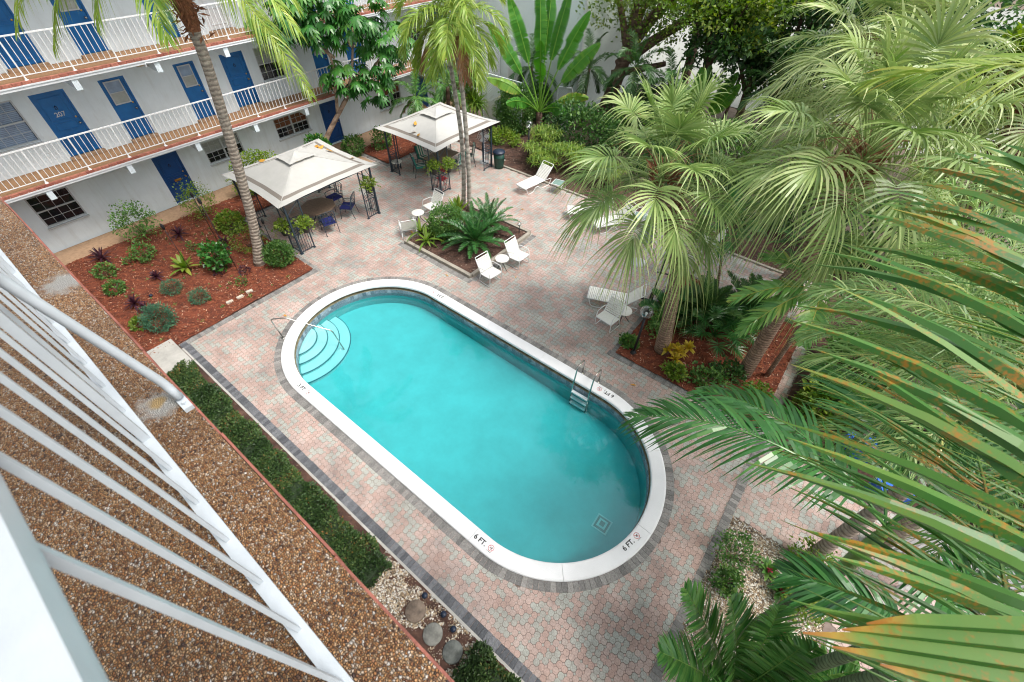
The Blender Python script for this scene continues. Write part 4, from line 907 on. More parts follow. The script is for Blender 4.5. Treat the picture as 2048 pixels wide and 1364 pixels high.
# lamps, torches, bin, fan, umbrella ------------------------------------------
def clear_globe():
    m = bpy.data.materials.new('clear_globe'); m.use_nodes = True; nt = m.node_tree; nt.nodes.clear()
    out = N(nt, 'ShaderNodeOutputMaterial'); tr = N(nt, 'ShaderNodeBsdfTransparent'); tr.inputs[0].default_value = (.93, .94, .94, 1); gl = N(nt, 'ShaderNodeBsdfGlossy'); gl.inputs['Roughness'].default_value = .03
    fr = N(nt, 'ShaderNodeLayerWeight'); fr.inputs[0].default_value = .35; mx = N(nt, 'ShaderNodeMixShader'); nt.links.new(fr.outputs['Facing'], mx.inputs[0]); nt.links.new(tr.outputs[0], mx.inputs[1]); nt.links.new(gl.outputs[0], mx.inputs[2]); nt.links.new(mx.outputs[0], out.inputs[0]); return m
M_globe = clear_globe()
def sphere(mb, c, r, n=20, m=14, sz=1):
    t = np.linspace(0, math.pi, m); return mb.lathe(np.c_[np.maximum(r*np.sin(t), 1e-4), -r*np.cos(t)*sz], c, n)
def lamp(h):
    t = E('globe_lamp', '', 'garden lamp'); mb = MB(); mb.tube([(0, 0, 0), (0, 0, h)], .036, 12); mb.lathe([(.11, 0), (.10, .05), (.05, .12), (.036, .13)], n=14); mb.lathe([(.036, h-.03), (.075, h), (.075, h+.04), (.03, h+.05)], n=14); mb.build('pole', M_black, t, True)
    mb = MB(); sphere(mb, (0, 0, h+.2), .185, 28, 18); mb.build('globe', M_globe, t, True); mb = MB(); sphere(mb, (0, 0, h+.16), .04); mb.tube([(0, 0, h+.03), (0, 0, h+.14)], .02, 8); mb.build('bulb', M_white, t, True); return t
lp = lamp(1.52); place(lp, -2.42, 9.32, 0); tag(lp, 'clear globe lamp on black pole at the corner of the palm bed', 'garden lamp', 'globe lamps')
l2 = copy_tree(lp); place(l2, -12.7, 17.7, 0); tag(l2, 'clear globe lamp on black pole in the back mulch bed near the bin', 'garden lamp', 'globe lamps')
l3 = lamp(1.0); place(l3, -15.05, 4.98, 0); tag(l3, 'short globe lamp on black pole beside the tall palm trunk', 'garden lamp', 'globe lamps')
l4 = copy_tree(l3); place(l4, -8.95, 12.1, 0); l4.scale = (.45,)*3; tag(l4, 'small dark spot lamp at the right corner of the planter', 'garden lamp', 'globe lamps')
def torch(h):
    t = E('garden_torch', '', 'garden torch'); mb = MB(); mb.tube([(0, 0, 0), (0, 0, h)], .011, 7); mb.build('stake', M_black, t, True)
    mb = MB(); mb.lathe([(.012, h-.03), (.045, h), (.05, h+.12), (.03, h+.15), (.018, h+.19), (0, h+.2)], n=12); mb.build('oil_can', M_black, t, True); return t
for q, (x, y, h, l) in enumerate([(-15.27, 3.87, 2.72, 'tall black garden torch nearest the pool in the red mulch bed'), (-17.4, 4.29, 2.0, 'black garden torch in the middle of the red mulch bed near the walk'), (-16.53, 2.83, 1.8, 'black garden torch on the left behind the broad-leaved plant'), (-15.5, 5.45, 1.15, 'short black garden torch beside the near gazebo post')]):
    o = torch(h); place(o, x, y, 0); tag(o, l, 'garden torch', 'garden torches')
bn = E('trash_bin', 'dark green round bin with navy lid at the far gazebo corner', 'bin', (-13.3, 16.15, 0))
mb = MB(); mb.lathe([(0, .0), (.22, 0), (.23, .2), (.235, .21), (.24, .22), (.255, .50), (.265, .51), (.265, .53), (.255, .54), (.27, .74), (.0, .74)], (-13.3, 16.15, 0), 28); mb.build('body', M_bin, bn, True)
mb = MB(); mb.lathe([(.29, .735), (.30, .76), (.285, .80), (.1, .86), (0, .865)], (-13.3, 16.15, 0), 28); mb.build('lid', M_binlid, bn, True)
fn = E('pedestal_fan', 'white pedestal fan standing behind the right post of the far gazebo', 'fan', (-14.2, 16.1, 0))
mb = MB(); mb.lathe([(0, 0), (.24, 0), (.24, .03), (.05, .06), (.022, .1), (.018, 1.2), (0, 1.2)], (-14.2, 16.1, 0), 22); mb.build('stand', M_white, fn, True)
mb = MB(); c = A3(-14.15, 16.02, 1.32); ux = A3(.6, .8, 0); uz = A3(0, 0, 1)
for r in (.28, .2, .12, .05): mb.tube([c+(ux*math.cos(u)+uz*math.sin(u))*r for u in np.linspace(0, 6.283, 25)], .008, 5)
for q in range(16): u = q*6.283/16; mb.tube([c+(ux*math.cos(u)+uz*math.sin(u))*.04, c+(ux*math.cos(u)+uz*math.sin(u))*.28], .005, 4)
mb.build('cage', M_white, fn, True); mb = MB()
for q in range(3):
    u = q*2.094; d = ux*math.cos(u)+uz*math.sin(u); s = ux*-math.sin(u)+uz*math.cos(u); mb.strip([c+A3(.05, -.04, 0)+d*.04, c+A3(.05, -.04, 0)+d*.14, c+A3(.05, -.04, 0)+d*.24], [s*.03, s*.08, s*.06])
mb.build('blade', M_frame, fn)
um = E('patio_umbrella', 'closed grey-green patio umbrella behind the fan palm leaves', 'umbrella', (-4.4, 13.55, 0))
mb = MB(); mb.tube([(-4.4, 13.55, 0), (-4.4, 13.55, 2.5)], .02, 8); mb.lathe([(.26, 0), (.25, .06), (.05, .10), (.03, .25)], (-4.4, 13.55, 0), 20); mb.build('pole', M_white, um, True)
mb = MB(); n = 48; a = np.linspace(0, 2*math.pi, n, endpoint=False); V = []
for z, r in ((2.45, .03), (2.1, .10), (1.6, .15), (1.25, .20), (1.02, .235), (.98, .22)):
    rr = r*(1+.28*np.cos(a*8)); V.append(np.c_[-4.4+rr*np.cos(a), 13.55+rr*np.sin(a), np.full(n, z)+.03*np.cos(a*8)*(r > .2)])
V = np.concatenate(V); j = np.arange(n); jn = (j+1) % n
for r in range(5): mb.add(V[r*n:(r+2)*n], np.stack([j, jn, jn+n, j+n], 1))
mb.build('folded_canopy', M_umb, um, True)
ps = E('pole_stand', 'tall thin black pole on a cross base beside the palm bed edge', 'pole', (-3.09, 11.85, 0))
mb = MB(); mb.tube([(-3.09, 11.85, 0), (-3.02, 11.88, 2.9)], .02, 8); mb.build('pole', M_black, ps, True); mb = MB(); mb.bar((-3.45, 11.75, .03), (-2.75, 11.95, .03), .05); mb.bar((-3.2, 12.15, .03), (-2.98, 11.55, .03), .05, .048); mb.lathe([(.07, .05), (.06, .35), (.03, .4)], (-3.09, 11.85, 0), 12); mb.build('cross_base', M_black, ps); mb = MB(); mb.bar((-3.15, 11.8, 1.25), (-2.6, 11.98, 1.25), .03); mb.build('crossbar', M_black, ps)
# planter kerb with slightly rounded blocks
pk = E('planter_kerb', 'low concrete kerb around the square planting bed in the deck', 'planter', (-10.36, 10.67, 0))
mb = MB(); x0, x1, y0, y1 = -12.08, -8.66, 8.90, 12.45
def kerb_run(a, b):
    a = np.array(a, float); b = np.array(b, float); L = np.linalg.norm(b-a); n = round(L/.6); t = (b-a)/L
    for q in range(n):
        c = a+t*(q+.5)*L/n; mb.box((c[0], c[1], .065), (L/n-.006, .13, .13), rz=math.atan2(t[1], t[0]), v=random.random())
kerb_run((x0, y0), (x1, y0)); kerb_run((x1, y0+.066), (x1, y1-.066)); kerb_run((x0, y1), (x1, y1)); kerb_run((x0, y0+.066), (x0, y1-.066)); mb.build('kerb_stone', M_pedge, pk)
mb = MB(); brick_line(mb, (-12.2, 8.62), (-8.5, 8.62), .2, z=.004); brick_line(mb, (-8.58, 8.84), (-8.58, 12.5), .2, z=.004, side=-1); struct('planter_brick_strip', mb, M_gbrick)
# loose bricks, slabs
for q, (x, y, a, l) in enumerate([(-13.93, 2.84, 1.45, 'first'), (-13.90, 3.18, 1.55, ''), (-13.93, 3.53, 1.4, '')]):
    mb = MB(); mb.box((0, 0, .03), (.21, .10, .06)); o = mb.build('loose_brick', M_brick); o.location = (x, y, .04); o.rotation_euler = (.05, .03, a)
    tag(o, ['pale loose brick in the red mulch, nearest the near walkway', 'pale loose brick in the red mulch, middle of the row of three', 'pale loose brick in the red mulch, nearest the tall palm'][q], 'brick', 'loose bricks in the mulch')
for q, (x, y, r, l) in enumerate([(-2.58, .48, .20, 'brown round stepping stone at the end of the hedge'), (-2.04, .42, .19, 'grey-white round stepping stone in the middle of the pebble gap'), (-1.55, .45, .19, 'dark round stepping stone next to the lower hedge')]):
    mb = MB(); mb.lathe([(0, .055), (r*.93, .055), (r, .04), (r, 0), (0, 0)], n=32); o = mb.build('stepping_stone', [mat('brown_stone', (.17, .13, .10), .9, .5, 7, .5), M_slate, mat('dark_stone', (.13, .14, .13), .9, .5, 7, .5)][q], None, True); o.location = (x, y, .03); tag(o, l, 'stepping stone', 'stepping stones')
def solar(x, y, l, s=1):
    t = E('solar_light', l, 'solar light', (x, y, .02), 'small black solar lights'); mb = MB(); mb.tube([(x, y, .0), (x, y, .1)], .012, 6); mb.build('stake', M_black, t, True); mb = MB(); mb.lathe([(0, .13), (.055*s, .125), (.06*s, .10), (.03*s, .09)], (x, y, 0), 16); mb.build('cap', M_binlid, t, True)
solar(-2.62, .78, 'black solar light beside the kerb near the brown stepping stone'); solar(-2.1, .78, 'black solar light beside the kerb near the grey stepping stone'); solar(-1.78, .72, 'black solar light beside the kerb near the dark stepping stone'); solar(2.17, 4.83, 'black solar light among the river stones by the large feather palm', 1.3); solar(-16.2, 1.35, 'small blue-black solar light behind the rounded green shrub')
mb = MB(); mb.tube(bend([(-12.75, .35, .02), (-12.55, .6, .03), (-12.6, .75, .02)], 6, .2), .012, 6); o = mb.build('garden_hose', M_black, None, True); tag(o, 'short black hose end lying on the concrete pad', 'hose')
# things seen through the fronds on the right
def blue_bin(x, y, a, l):
    t = E('storage_crate', l, 'crate', (0, 0, 0), 'blue crates'); mb = MB(); mb.box((0, 0, .28), (.62, .45, .5)); mb.build('body', M_bluet, t); mb = MB(); mb.box((0, 0, .56), (.68, .5, .05)); mb.box((0, 0, .595), (.5, .32, .02)); mb.build('lid', M_bluet, t); place(t, x, y, a)
blue_bin(3.5, 9.75, 20, 'bright blue lidded crate behind the feather palm fronds'); blue_bin(4.3, 8.9, 28, 'bright blue lidded crate nearer the white gate, under the fronds')
gt_ = E('slatted_gate', 'white slatted gate lying behind the fronds at the lower right', 'gate', (5.6, 7.6, 0))
mb = MB()
for q in range(14): mb.box((4.6+q*.17, 7.7+.05*q, .72), (.13, .03, 1.3), rz=.28)
mb.build('slat', M_white, gt_); mb = MB()
for z in (.25, 1.2): mb.box((5.7, 8.06, z), (2.4, .05, .09), rz=.28)
mb.build('rail', M_white, gt_)
sg = E('notice_sign', 'white notice board with red heading and lines of black text by the gate', 'sign', (4.9, 6.7, 0)); mb = MB(); M = np.array(Matrix.Rotation(R_(35), 3, 'X')); mb.box((4.9, 6.9, 1.0), (.9, .6, .02), M=np.array(Matrix.Rotation(.25, 3, 'Z')) @ M); mb.build('board', M_white, sg)
mb = MB(); Rm = np.array(Matrix.Rotation(.25, 3, 'Z')) @ M; c0 = A3(4.9, 6.9, 1.0)
for r in range(6):
    for q in range(9):
        if random.random() < .85: mb.box(c0+Rm @ A3(-.36+q*.09, .16-r*.07, .0125), (.07, .022, .004), M=Rm, m=0)
for q in range(6): mb.box(c0+Rm @ A3(-.28+q*.11, .235, .0125), (.075, .06, .004), M=Rm, m=1)
mb.build('lettering', [M_ink, M_redink], sg); mb = MB(); mb.bar((4.9, 6.95, 0), (4.9, 6.95, .97), .05); mb.build('post', M_white, sg)
# ================================================================== VEGETATION
UP = A3(0, 0, 1)
def unit(v): v = np.asarray(v, float); return v/(np.linalg.norm(v, axis=-1, keepdims=True)+1e-12)
def azel(a, e): a = R_(a); e = R_(e); return A3(math.cos(a)*math.cos(e), math.sin(a)*math.cos(e), math.sin(e))
def bez(p0, p1, p2, n=22):
    t = np.linspace(0, 1, n)[:, None]; p0, p1, p2 = (np.asarray(q, float) for q in (p0, p1, p2)); return (1-t)**2*p0+2*t*(1-t)*p1+t*t*p2
def arc(p0, d0, L, sag, n=20):
    P = [np.array(p0, float)]; d = unit(np.array(d0, float)); h = L/(n-1)
    for q in range(n-1):
        P.append(P[-1]+d*h); d = unit(d-UP*sag*h/L*(0.35+1.3*q/n))
    return np.array(P)
def frond(mb, P, nl=44, ll=.55, lw=.022, ang=(68, 28), droop=.3, vee=.3, v=.4, t0=.15, rr=.018, jit=.06, vtip=.0, stem_v=None, twist=.35, prof=.55, fold=0):
    """pinnate leaf along the rachis P"""
    P = np.asarray(P, float); n = len(P); k = np.linspace(0, 1, n)
    mb.tube(P, np.linspace(rr, rr*.25, n), 5, stem_v if stem_v is not None else min(1, v+.25), cap=False)
    T = unit(np.gradient(P, axis=0)); t = np.linspace(t0, .995, nl)
    pos = np.stack([np.interp(t, k, P[:, q]) for q in range(3)], 1); d = unit(np.stack([np.interp(t, k, T[:, q]) for q in range(3)], 1))
    s = np.cross(d, UP); bad = np.linalg.norm(s, axis=1) < .15; s[bad] = A3(1, 0, 0); s = unit(s); nn = unit(np.cross(s, d))
    a = np.radians(ang[0]+(ang[1]-ang[0])*t)
    Ls = ll*np.clip(np.sin(np.pi*(.12+.86*(t-t0)/(1-t0))), .05, 1)**prof
    PP, WW, VV = [], [], []
    u = np.array([0, .28, .55, .8, 1.0]); wp = np.array([.45, 1, .85, .5, .04])
    for sg in (-1, 1):
        aj = a+rng.normal(0, jit, nl); l = Ls*rng.uniform(.88, 1.06, nl)
        ld = unit(np.cos(aj)[:, None]*d+np.sin(aj)[:, None]*s*sg+nn*(vee+rng.normal(0, jit*1.5, nl))[:, None])
        Q = pos[:, None]+ld[:, None]*(l[:, None]*u)[..., None]; Q[..., 2] -= (droop*l)[:, None]*u[None]**2.2*rng.uniform(.6, 1.4, nl)[:, None]
        w = unit(d-ld*(d*ld).sum(1)[:, None]+nn*rng.normal(0, twist, nl)[:, None])
        W = w[:, None]*(lw*wp[None]*np.ones((nl, 1)))[..., None]
        PP.append(Q); WW.append(W); VV.append(np.clip(v+rng.normal(0, .10, nl)[:, None]+vtip*u[None]**3, 0, 1))
    PP, WW, VV = np.concatenate(PP), np.concatenate(WW), np.concatenate(VV)
    if not fold: mb.strips(PP, WW, VV); return
    ld = unit(PP[:, -1]-PP[:, 0]); nf = np.cross(ld[:, None], unit(WW)); wl = np.linalg.norm(WW, axis=2, keepdims=True)
    for sg in (-1, 1): mb.strips(PP+WW*.5*sg+nf*wl*fold*.5, (WW*.5+nf*wl*fold*.5*sg), np.clip(VV+.05*sg, 0, 1))
def fan_leaf(mb, p0, d0, pet, R, v=.5, droop=.5, nseg=46, psag=.5, spread=128, lw=1.0):
    P = arc(p0, d0, pet, psag, 7); mb.tube(P, np.linspace(.022, .012, 7), 5, min(1, v+.12), cap=False)
    H = P[-1]; d = unit(P[-1]-P[-2]); s = np.cross(d, UP); s = unit(s) if np.linalg.norm(s) > .1 else A3(1, 0, 0); nn = np.cross(s, d)
    th = np.radians(np.linspace(-spread, spread, nseg))+rng.normal(0, .012, nseg)
    # costapalmate: the middle segments leave further along a down-curving midrib
    cost = np.clip(np.cos(th*.9), 0, 1); org = H+d*(.28*R*cost)[:, None]-UP*(.10*R*cost**2)[:, None]
    dd = unit(np.cos(th)[:, None]*d+np.sin(th)[:, None]*s+nn*(.30*np.abs(np.sin(th)))[:, None]-UP*(.18*cost)[:, None])
    l = R*(.62+.38*np.cos(th*.55)**2)*rng.uniform(.86, 1.05, nseg)
    u = np.array([0, .22, .42, .62, .82, 1.0]); wp = np.array([.25, .85, 1.0, .62, .32, .03])
    Q = org[:, None]+dd[:, None]*(l[:, None]*u)[..., None]
    dr = droop*l*rng.uniform(.6, 1.5, nseg); Q[..., 2] -= dr[:, None]*u[None]**2.6
    side = rng.normal(0, .06, nseg)*l; Q += s[None, None]*(side[:, None]*u[None]**2)[..., None]
    tg = unit(-np.sin(th)[:, None]*d+np.cos(th)[:, None]*s+nn*(np.where(np.arange(nseg) % 2, .55, -.55))[:, None])
    w = .42*R*math.radians(2*spread)/nseg*.5*lw
    mb.strips(Q, tg[:, None]*(w*wp)[None, :, None], np.clip(v+rng.normal(0, .09, nseg)[:, None]+np.linspace(-.05, .22, 6)[None], 0, 1))
def kites(mb, p, d, l, w, v, fold=.35):
    """many folded leaves at once: p,d (n,3)"""
    n = len(p); d = unit(d); r = unit(rng.normal(0, 1, (n, 3))); s = np.cross(d, r+UP*1.2); s = unit(s); nn = np.cross(s, d)
    l = np.broadcast_to(l, (n,)); w = np.broadcast_to(w, (n,))
    m = p+d*(l*.45)[:, None]
    V = np.stack([p, m+s*w[:, None]+nn*(w*fold)[:, None], p+d*l[:, None], m-s*w[:, None]+nn*(w*fold)[:, None]], 1).reshape(-1, 3)
    i = np.arange(n)*4
    mb.add(V, np.concatenate([np.stack([i, i+1, i+2], 1), np.stack([i, i+2, i+3], 1)]), np.repeat(v, 4))
def clump(p, sc, seed=0):
    return (np.sin(p[:, 0]*sc+seed)*np.cos(p[:, 1]*sc*1.1+seed*2)+np.sin(p[:, 2]*sc*1.3+seed*3+p[:, 0]*sc*.5))*.5
def bush(mb, c, r, n, l=.06, w=.02, v=(.2, .9), hole=.25, sc=None, out=.7, shell=.45):
    c = np.array(c, float); r = np.array(r, float); sc = sc or 5/max(r)
    q = unit(rng.normal(0, 1, (int(n*1.7), 3))); rad = rng.uniform(shell, 1, len(q))**.6; p = q*rad[:, None]*r*(1+.18*clump(q*3, 1.7, c[0]))[:, None]
    k = clump(p, sc, c[1]); p = p[k > -1+2*hole*.9][:n]; q2 = unit(p/r)
    z = p[:, 2] > -r[2]*.98; p = p[z]; q2 = q2[z]; nrm = unit(q2*out+rng.normal(0, .55, p.shape)+UP*.25)
    kk = clump(p, sc*1.3, c[0]); vv = np.clip(v[0]+(v[1]-v[0])*(.5+.35*kk+rng.normal(0, .22, len(p))), 0, 1)
    kites(mb, p+c, nrm, l*rng.uniform(.6, 1.3, len(p)), w*rng.uniform(.7, 1.3, len(p)), vv)
def stems(mb, c, h, n, spread, r=.008, v=.1):
    for q in range(n):
        a = random.uniform(0, 6.28); e = A3(math.cos(a), math.sin(a), 0)*spread*random.uniform(.3, 1)
        mb.tube(bez(c, np.array(c)+e*.3+UP*h*.6, np.array(c)+e+UP*h, 6), np.linspace(r, r*.5, 6), 5, v, cap=False)
def rosette(mb, c, n, L, w, el=(15, 80), droop=.5, v=(.2, .9), vtip=0, k=7):
    P, W, V = [], [], []
    u = np.linspace(0, 1, k); wp = np.interp(u, [0, .15, .5, .8, 1], [.45, .8, 1, .65, .03])
    for q in range(n):
        a = q*2.399+random.uniform(-.3, .3); e = R_(el[0]+(el[1]-el[0])*(q/n)**.9+random.uniform(-6, 6)); l = L*random.uniform(.75, 1.1)
        d = A3(math.cos(a)*math.cos(e), math.sin(a)*math.cos(e), math.sin(e)); Q = np.array(c)+d*(l*u)[:, None]; Q[:, 2] -= droop*l*u**2.2*math.cos(e)
        s = A3(-math.sin(a), math.cos(a), random.uniform(-.25, .25)); P.append(Q); W.append(s*(w*wp)[:, None]); V.append(np.clip(random.uniform(*v)+vtip*u**2, 0, 1))
    mb.strips(np.array(P), np.array(W), np.array(V))
def tree_root(name, label, cat, base, group=None): return E(name, label, cat, base, group)
def trunk(t, pts, r, m, name='trunk', n=14, sub=5):
    pts = np.array(pts, float); k = len(pts); tt = np.linspace(0, k-1, (k-1)*sub+1); P = np.stack([np.interp(tt, np.arange(k), pts[:, q]) for q in range(3)], 1)
    for _ in range(3): P[1:-1] = (P[:-2]+2*P[1:-1]+P[2:])/4
    r = np.interp(tt, np.linspace(0, k-1, len(r)), r); mb = MB(); mb.tube(P, r*(1+rng.normal(0, .012, len(r))), n); return mb.build(name, m, t, True)

def aimed(t, heart, tips, m, lift=.9, name='frond', **kw):
    h = np.array(heart, float)
    for q, tip in enumerate(tips):
        tip = np.array(tip, float); mid = (h+tip)/2; L = np.linalg.norm(tip-h); mb = MB(); frond(mb, bez(h, h*.45+tip*.55+UP*lift*L*random.uniform(.25, .36), tip), **kw); mb.build(name, m, t)
# ---- tall palms ---------------------------------------------------------
def feather_crown(t, heart, n, L, m, el=(-35, 80), sag=1.6, a0=0, name='frond', droop=.45, **kw):
    for q in range(n):
        f = q/(n-1); a = a0+q*137.5+random.uniform(-12, 12); e = el[1]+(el[0]-el[1])*f+random.uniform(-6, 6)
        mb = MB(); l = L*random.uniform(.88, 1.08); P = arc(heart, azel(a, e), l, sag*random.uniform(.85, 1.15)); frond(mb, P, droop=droop, **kw); mb.build(name, m, t)
p1 = tree_root('palm_tree', 'tall slim grey-trunked palm rising from the red mulch bed in front of the near gazebo', 'palm tree', (-15.12, 4.63, 0))
trunk(p1, [(-15.12, 4.63, 0), (-15.08, 4.78, .7), (-15.01, 4.99, 1.7), (-14.93, 5.24, 3.39), (-14.86, 5.49, 5.25), (-14.81, 5.63, 6.6), (-14.81, 5.64, 8.5)], [.24, .17, .15, .145, .14, .14, .15], M_palmbark)
mb = MB(); mb.tube([(-14.81, 5.64, 7.0), (-14.81, 5.64, 7.3), (-14.81, 5.65, 8.2), (-14.8, 5.66, 9.5)], [.15, .21, .2, .1], 14)
kites(mb, np.array([-14.81, 5.64, 7.5])+rng.normal(0, 1, (220, 3))*A3(.12, .12, .28), rng.normal(0, .5, (220, 3))-UP*.3, .28, .035, rng.random(220)); mb.build('frond_boots', M_boot, p1)
feather_crown(p1, (-14.8, 5.66, 9.5), 19, 3.4, L_coco, (-12, 78), 2.0, nl=52, ll=.62, lw=.02, v=.55, droop=.7)
aimed(p1, (-14.8, 5.66, 9.4), [(-17.2, 2.6, 7.1), (-16.1, 2.9, 6.9), (-14.9, 3.7, 7.4), (-11.3, 5.9, 6.9), (-10.6, 5.95, 6.3), (-11.3, 6.5, 7.3)], L_coco, .9, nl=56, ll=.62, lw=.017, v=.6, droop=1.0)
tw = [((-11.96, 12.11, 0), [(-11.96, 12.11, 0), (-11.87, 12.21, 1.77), (-11.88, 12.2, 3.32), (-11.98, 12.1, 4.84), (-12.07, 12.01, 5.89)], 'left of the twin slim palms growing from the planter'),
      ((-11.63, 12.13, 0), [(-11.63, 12.13, 0), (-11.57, 12.19, 1.87), (-11.59, 12.17, 3.4), (-11.62, 12.14, 4.75), (-11.71, 12.05, 5.79)], 'right of the twin slim palms growing from the planter')]
for q, (b, pts, l) in enumerate(tw):
    t = tree_root('palm_tree', l, 'palm tree', b, 'twin slim palms'); trunk(t, pts, [.10, .085, .08, .075, .07], M_twinbark)
    e = np.array(pts[-1]); mb = MB(); mb.tube([e-UP*.05, e+UP*.25, e+UP*.7, e+UP*1.05], [.08, .115, .10, .05], 14); mb.build('crownshaft', M_shaft, t, True)
    feather_crown(t, e+UP*1.0, 13, 2.1, L_coco, (-25, 70), 2.6, a0=q*60, nl=48, ll=.60, lw=.022, v=.6, droop=.6, vee=.5, jit=.15)
    for a in ((200, 250) if q == 0 else (330, 130)):
        mb = MB(); frond(mb, arc(e+UP*.7, azel(a, -35), 1.5, 1.2), nl=34, ll=.45, lw=.02, v=.4, droop=1.0); mb.build('dead_frond', L_dead if a != 130 else L_yellow, t)

# ---- fan palms -----------------------------------------------------------
def sabal(label, pts, r, heart, n, R, pet, v, el=(-48, 82), a0=0, group='fan palms', boots=True, split=True, avoid=None):
    t = tree_root('fan_palm', label, 'palm tree', pts[0], group); trunk(t, pts, r, M_sabalbark)
    h = np.array(heart)
    if boots:
        mb = MB(); ax = unit(h-np.array(pts[-2])); n_ = 360; al = rng.uniform(-.15, 1.25, n_); ang = rng.uniform(0, 6.28, n_); ring_ = np.stack([np.cos(ang), np.sin(ang), np.zeros(n_)], 1)
        kites(mb, h-ax*al[:, None]+ring_*(r[-1]*.9), unit(ring_+UP*.8), rng.uniform(.12, .30, n_), .025, rng.random(n_)); mb.build('leaf_boots', M_boot, t)
    for q in range(n):
        f = q/(n-1); a = a0+q*137.5+random.uniform(-10, 10); e = el[1]+(el[0]-el[1])*f**.9+random.uniform(-7, 7)
        mb = MB(); fan_leaf(mb, h-UP*.25*f, azel(a, e), pet*random.uniform(.85, 1.15), R*random.uniform(.88, 1.1), v=v+random.uniform(-.13, .13), droop=.30+.55*f*random.uniform(.7, 1.2), psag=.35+.5*f); mb.build('fan_leaf', L_sabal, t)
    mb = MB()
    for q in range(5):
        P = arc(h, azel(random.uniform(0, 360), random.uniform(20, 50)), 1.5, 1.9, 10); mb.tube(P, np.linspace(.012, .004, 10), 5)
        for k_ in range(26):
            p = P[random.randint(3, 9)]; mb.tube(arc(p, azel(random.uniform(0, 360), -20), random.uniform(.15, .4), 1, 4), .004, 4, cap=False)
    mb.build('flower_stalk', L_dead, t); return t
sabal('pale green fan palm leaning over the pool deck beside the globe lamp', [(-1.78, 9.95, 0), (-1.88, 9.88, 1.0), (-2.01, 9.85, 2.2), (-2.22, 9.82, 3.2), (-2.6, 9.76, 4.0), (-2.9, 9.7, 4.85)], [.24, .19, .165, .16, .2, .24], (-3.15, 9.66, 5.35), 32, 1.08, 1.3, .55, a0=20, el=(-27, 84))
sabal('big pale fan palm in the middle of the palm bed with a thick fibrous trunk', [(.49, 10.59, 0), (.47, 10.59, 1.4), (.42, 10.59, 2.6), (.25, 10.6, 3.9), (.21, 10.61, 5.0), (.22, 10.61, 5.7)], [.21, .18, .19, .2, .23, .26], (.22, 10.62, 6.45), 34, 1.2, 1.35, .62, a0=70, el=(-18, 84))
sabal('tallest pale grey-green fan palm behind the other two, at the upper right', [(.6, 16.2, 0), (.4, 16.0, 2.5), (0, 15.7, 5), (-.4, 15.5, 6.4)], [.22, .19, .19, .24], (-.6, 15.4, 7.0), 40, 1.25, 1.4, .72, a0=130)
sabal('pale fan palm at the right edge half hidden behind the yellow-green tree', [(3.2, 15.0, 0), (3.0, 14.8, 3), (2.7, 14.5, 5.8), (2.6, 14.4, 6.3)], [.2, .18, .19, .22], (2.55, 14.3, 6.9), 30, 1.1, 1.2, .66, a0=10)

# ---- feather palms on the right --------------------------------------------
tA = tree_root('feather_palm', 'dark green feather palm whose long fronds arch out to the pool edge', 'palm tree', (2.45, 4.05, 0), 'feather palms')
trunk(tA, [(2.55, 4.0, 0), (2.5, 4.05, 2), (2.42, 4.12, 3.9)], [.10, .085, .08], M_greenstem); mb = MB(); mb.tube([(2.42, 4.12, 3.9), (2.38, 4.15, 4.4), (2.32, 4.18, 4.9)], [.085, .09, .05], 12); mb.build('crownshaft', M_shaftg, tA, True)
kwA = dict(nl=50, ll=.78, lw=.023, v=.38, droop=.45, vee=.15, t0=.16, jit=.04, ang=(66, 30))
aimed(tA, (2.3, 4.2, 4.9), [(-.73, 3.79, 4.75), (-.15, 4.9, 4.7), (1.1, 6.6, 4.7), (3.2, 6.9, 4.6), (4.9, 4.6, 4.5), (3.9, 2.5, 4.4), (2.9, 5.3, 7.2)], L_areca, 1.25, **kwA)
tB = tree_root('feather_palm', 'feather palm with green ringed stems at the bottom right corner', 'palm tree', (2.9, 3.3, 0), 'feather palms')
for dx, dy, h in ((0, 0, 4.9), (.22, -.12, 4.7)): trunk(tB, [(2.85+dx, 3.25+dy, 0), (2.8+dx, 3.22+dy, 2.4), (2.7+dx, 3.2+dy, h)], [.085, .075, .065], M_greenstem, 'stem')
aimed(tB, (2.68, 3.2, 5.0), [(1.55, 2.95, 4.9), (3.3, 4.8, 4.7), (4.2, 3.9, 4.8), (4.0, 2.2, 4.6), (2.9, 1.5, 4.7)], L_areca, .9, nl=46, ll=.50, lw=.022, v=.3, droop=.35, vee=.15, t0=.18)
tC = tree_root('feather_palm', 'young feather palm with upright fronds on the river stones, near the pool brick edge', 'palm tree', (2.6, 3.35, 0), 'feather palms')
hC = A3(2.72, 3.05, .35); kwC = dict(nl=60, ll=.62, lw=.025, v=.62, droop=.22, vee=.2, t0=.12, jit=.03, ang=(70, 35))
aimed(tC, hC, [(1.08, 3.14, 2.5), (1.64, 3.31, 2.75), (2.27, 3.74, 2.6), (2.91, 3.65, 2.4), (1.24, 2.36, 1.8), (3.6, 3.9, 2.0), (3.3, 2.6, 2.3), (2.2, 1.9, 2.2), (2.5, 3.2, 3.0)], L_areca, .35, **kwC)
tF = tree_root('feather_palm', 'pale feathery palm filling the right edge with hair-like windblown fronds', 'palm tree', (3.2, 6.4, 0), 'feather palms')
trunk(tF, [(3.3, 6.4, 0), (3.15, 6.3, 3), (2.95, 6.2, 5.6)], [.14, .12, .12], M_palmbark)
kwF = dict(nl=84, ll=.66, lw=.010, v=.66, droop=.55, vee=.35, t0=.12, jit=.22, twist=.6)
feather_crown(tF, (2.9, 6.2, 5.9), 18, 2.6, L_wind, (-25, 78), 1.5, a0=90, **kwF)
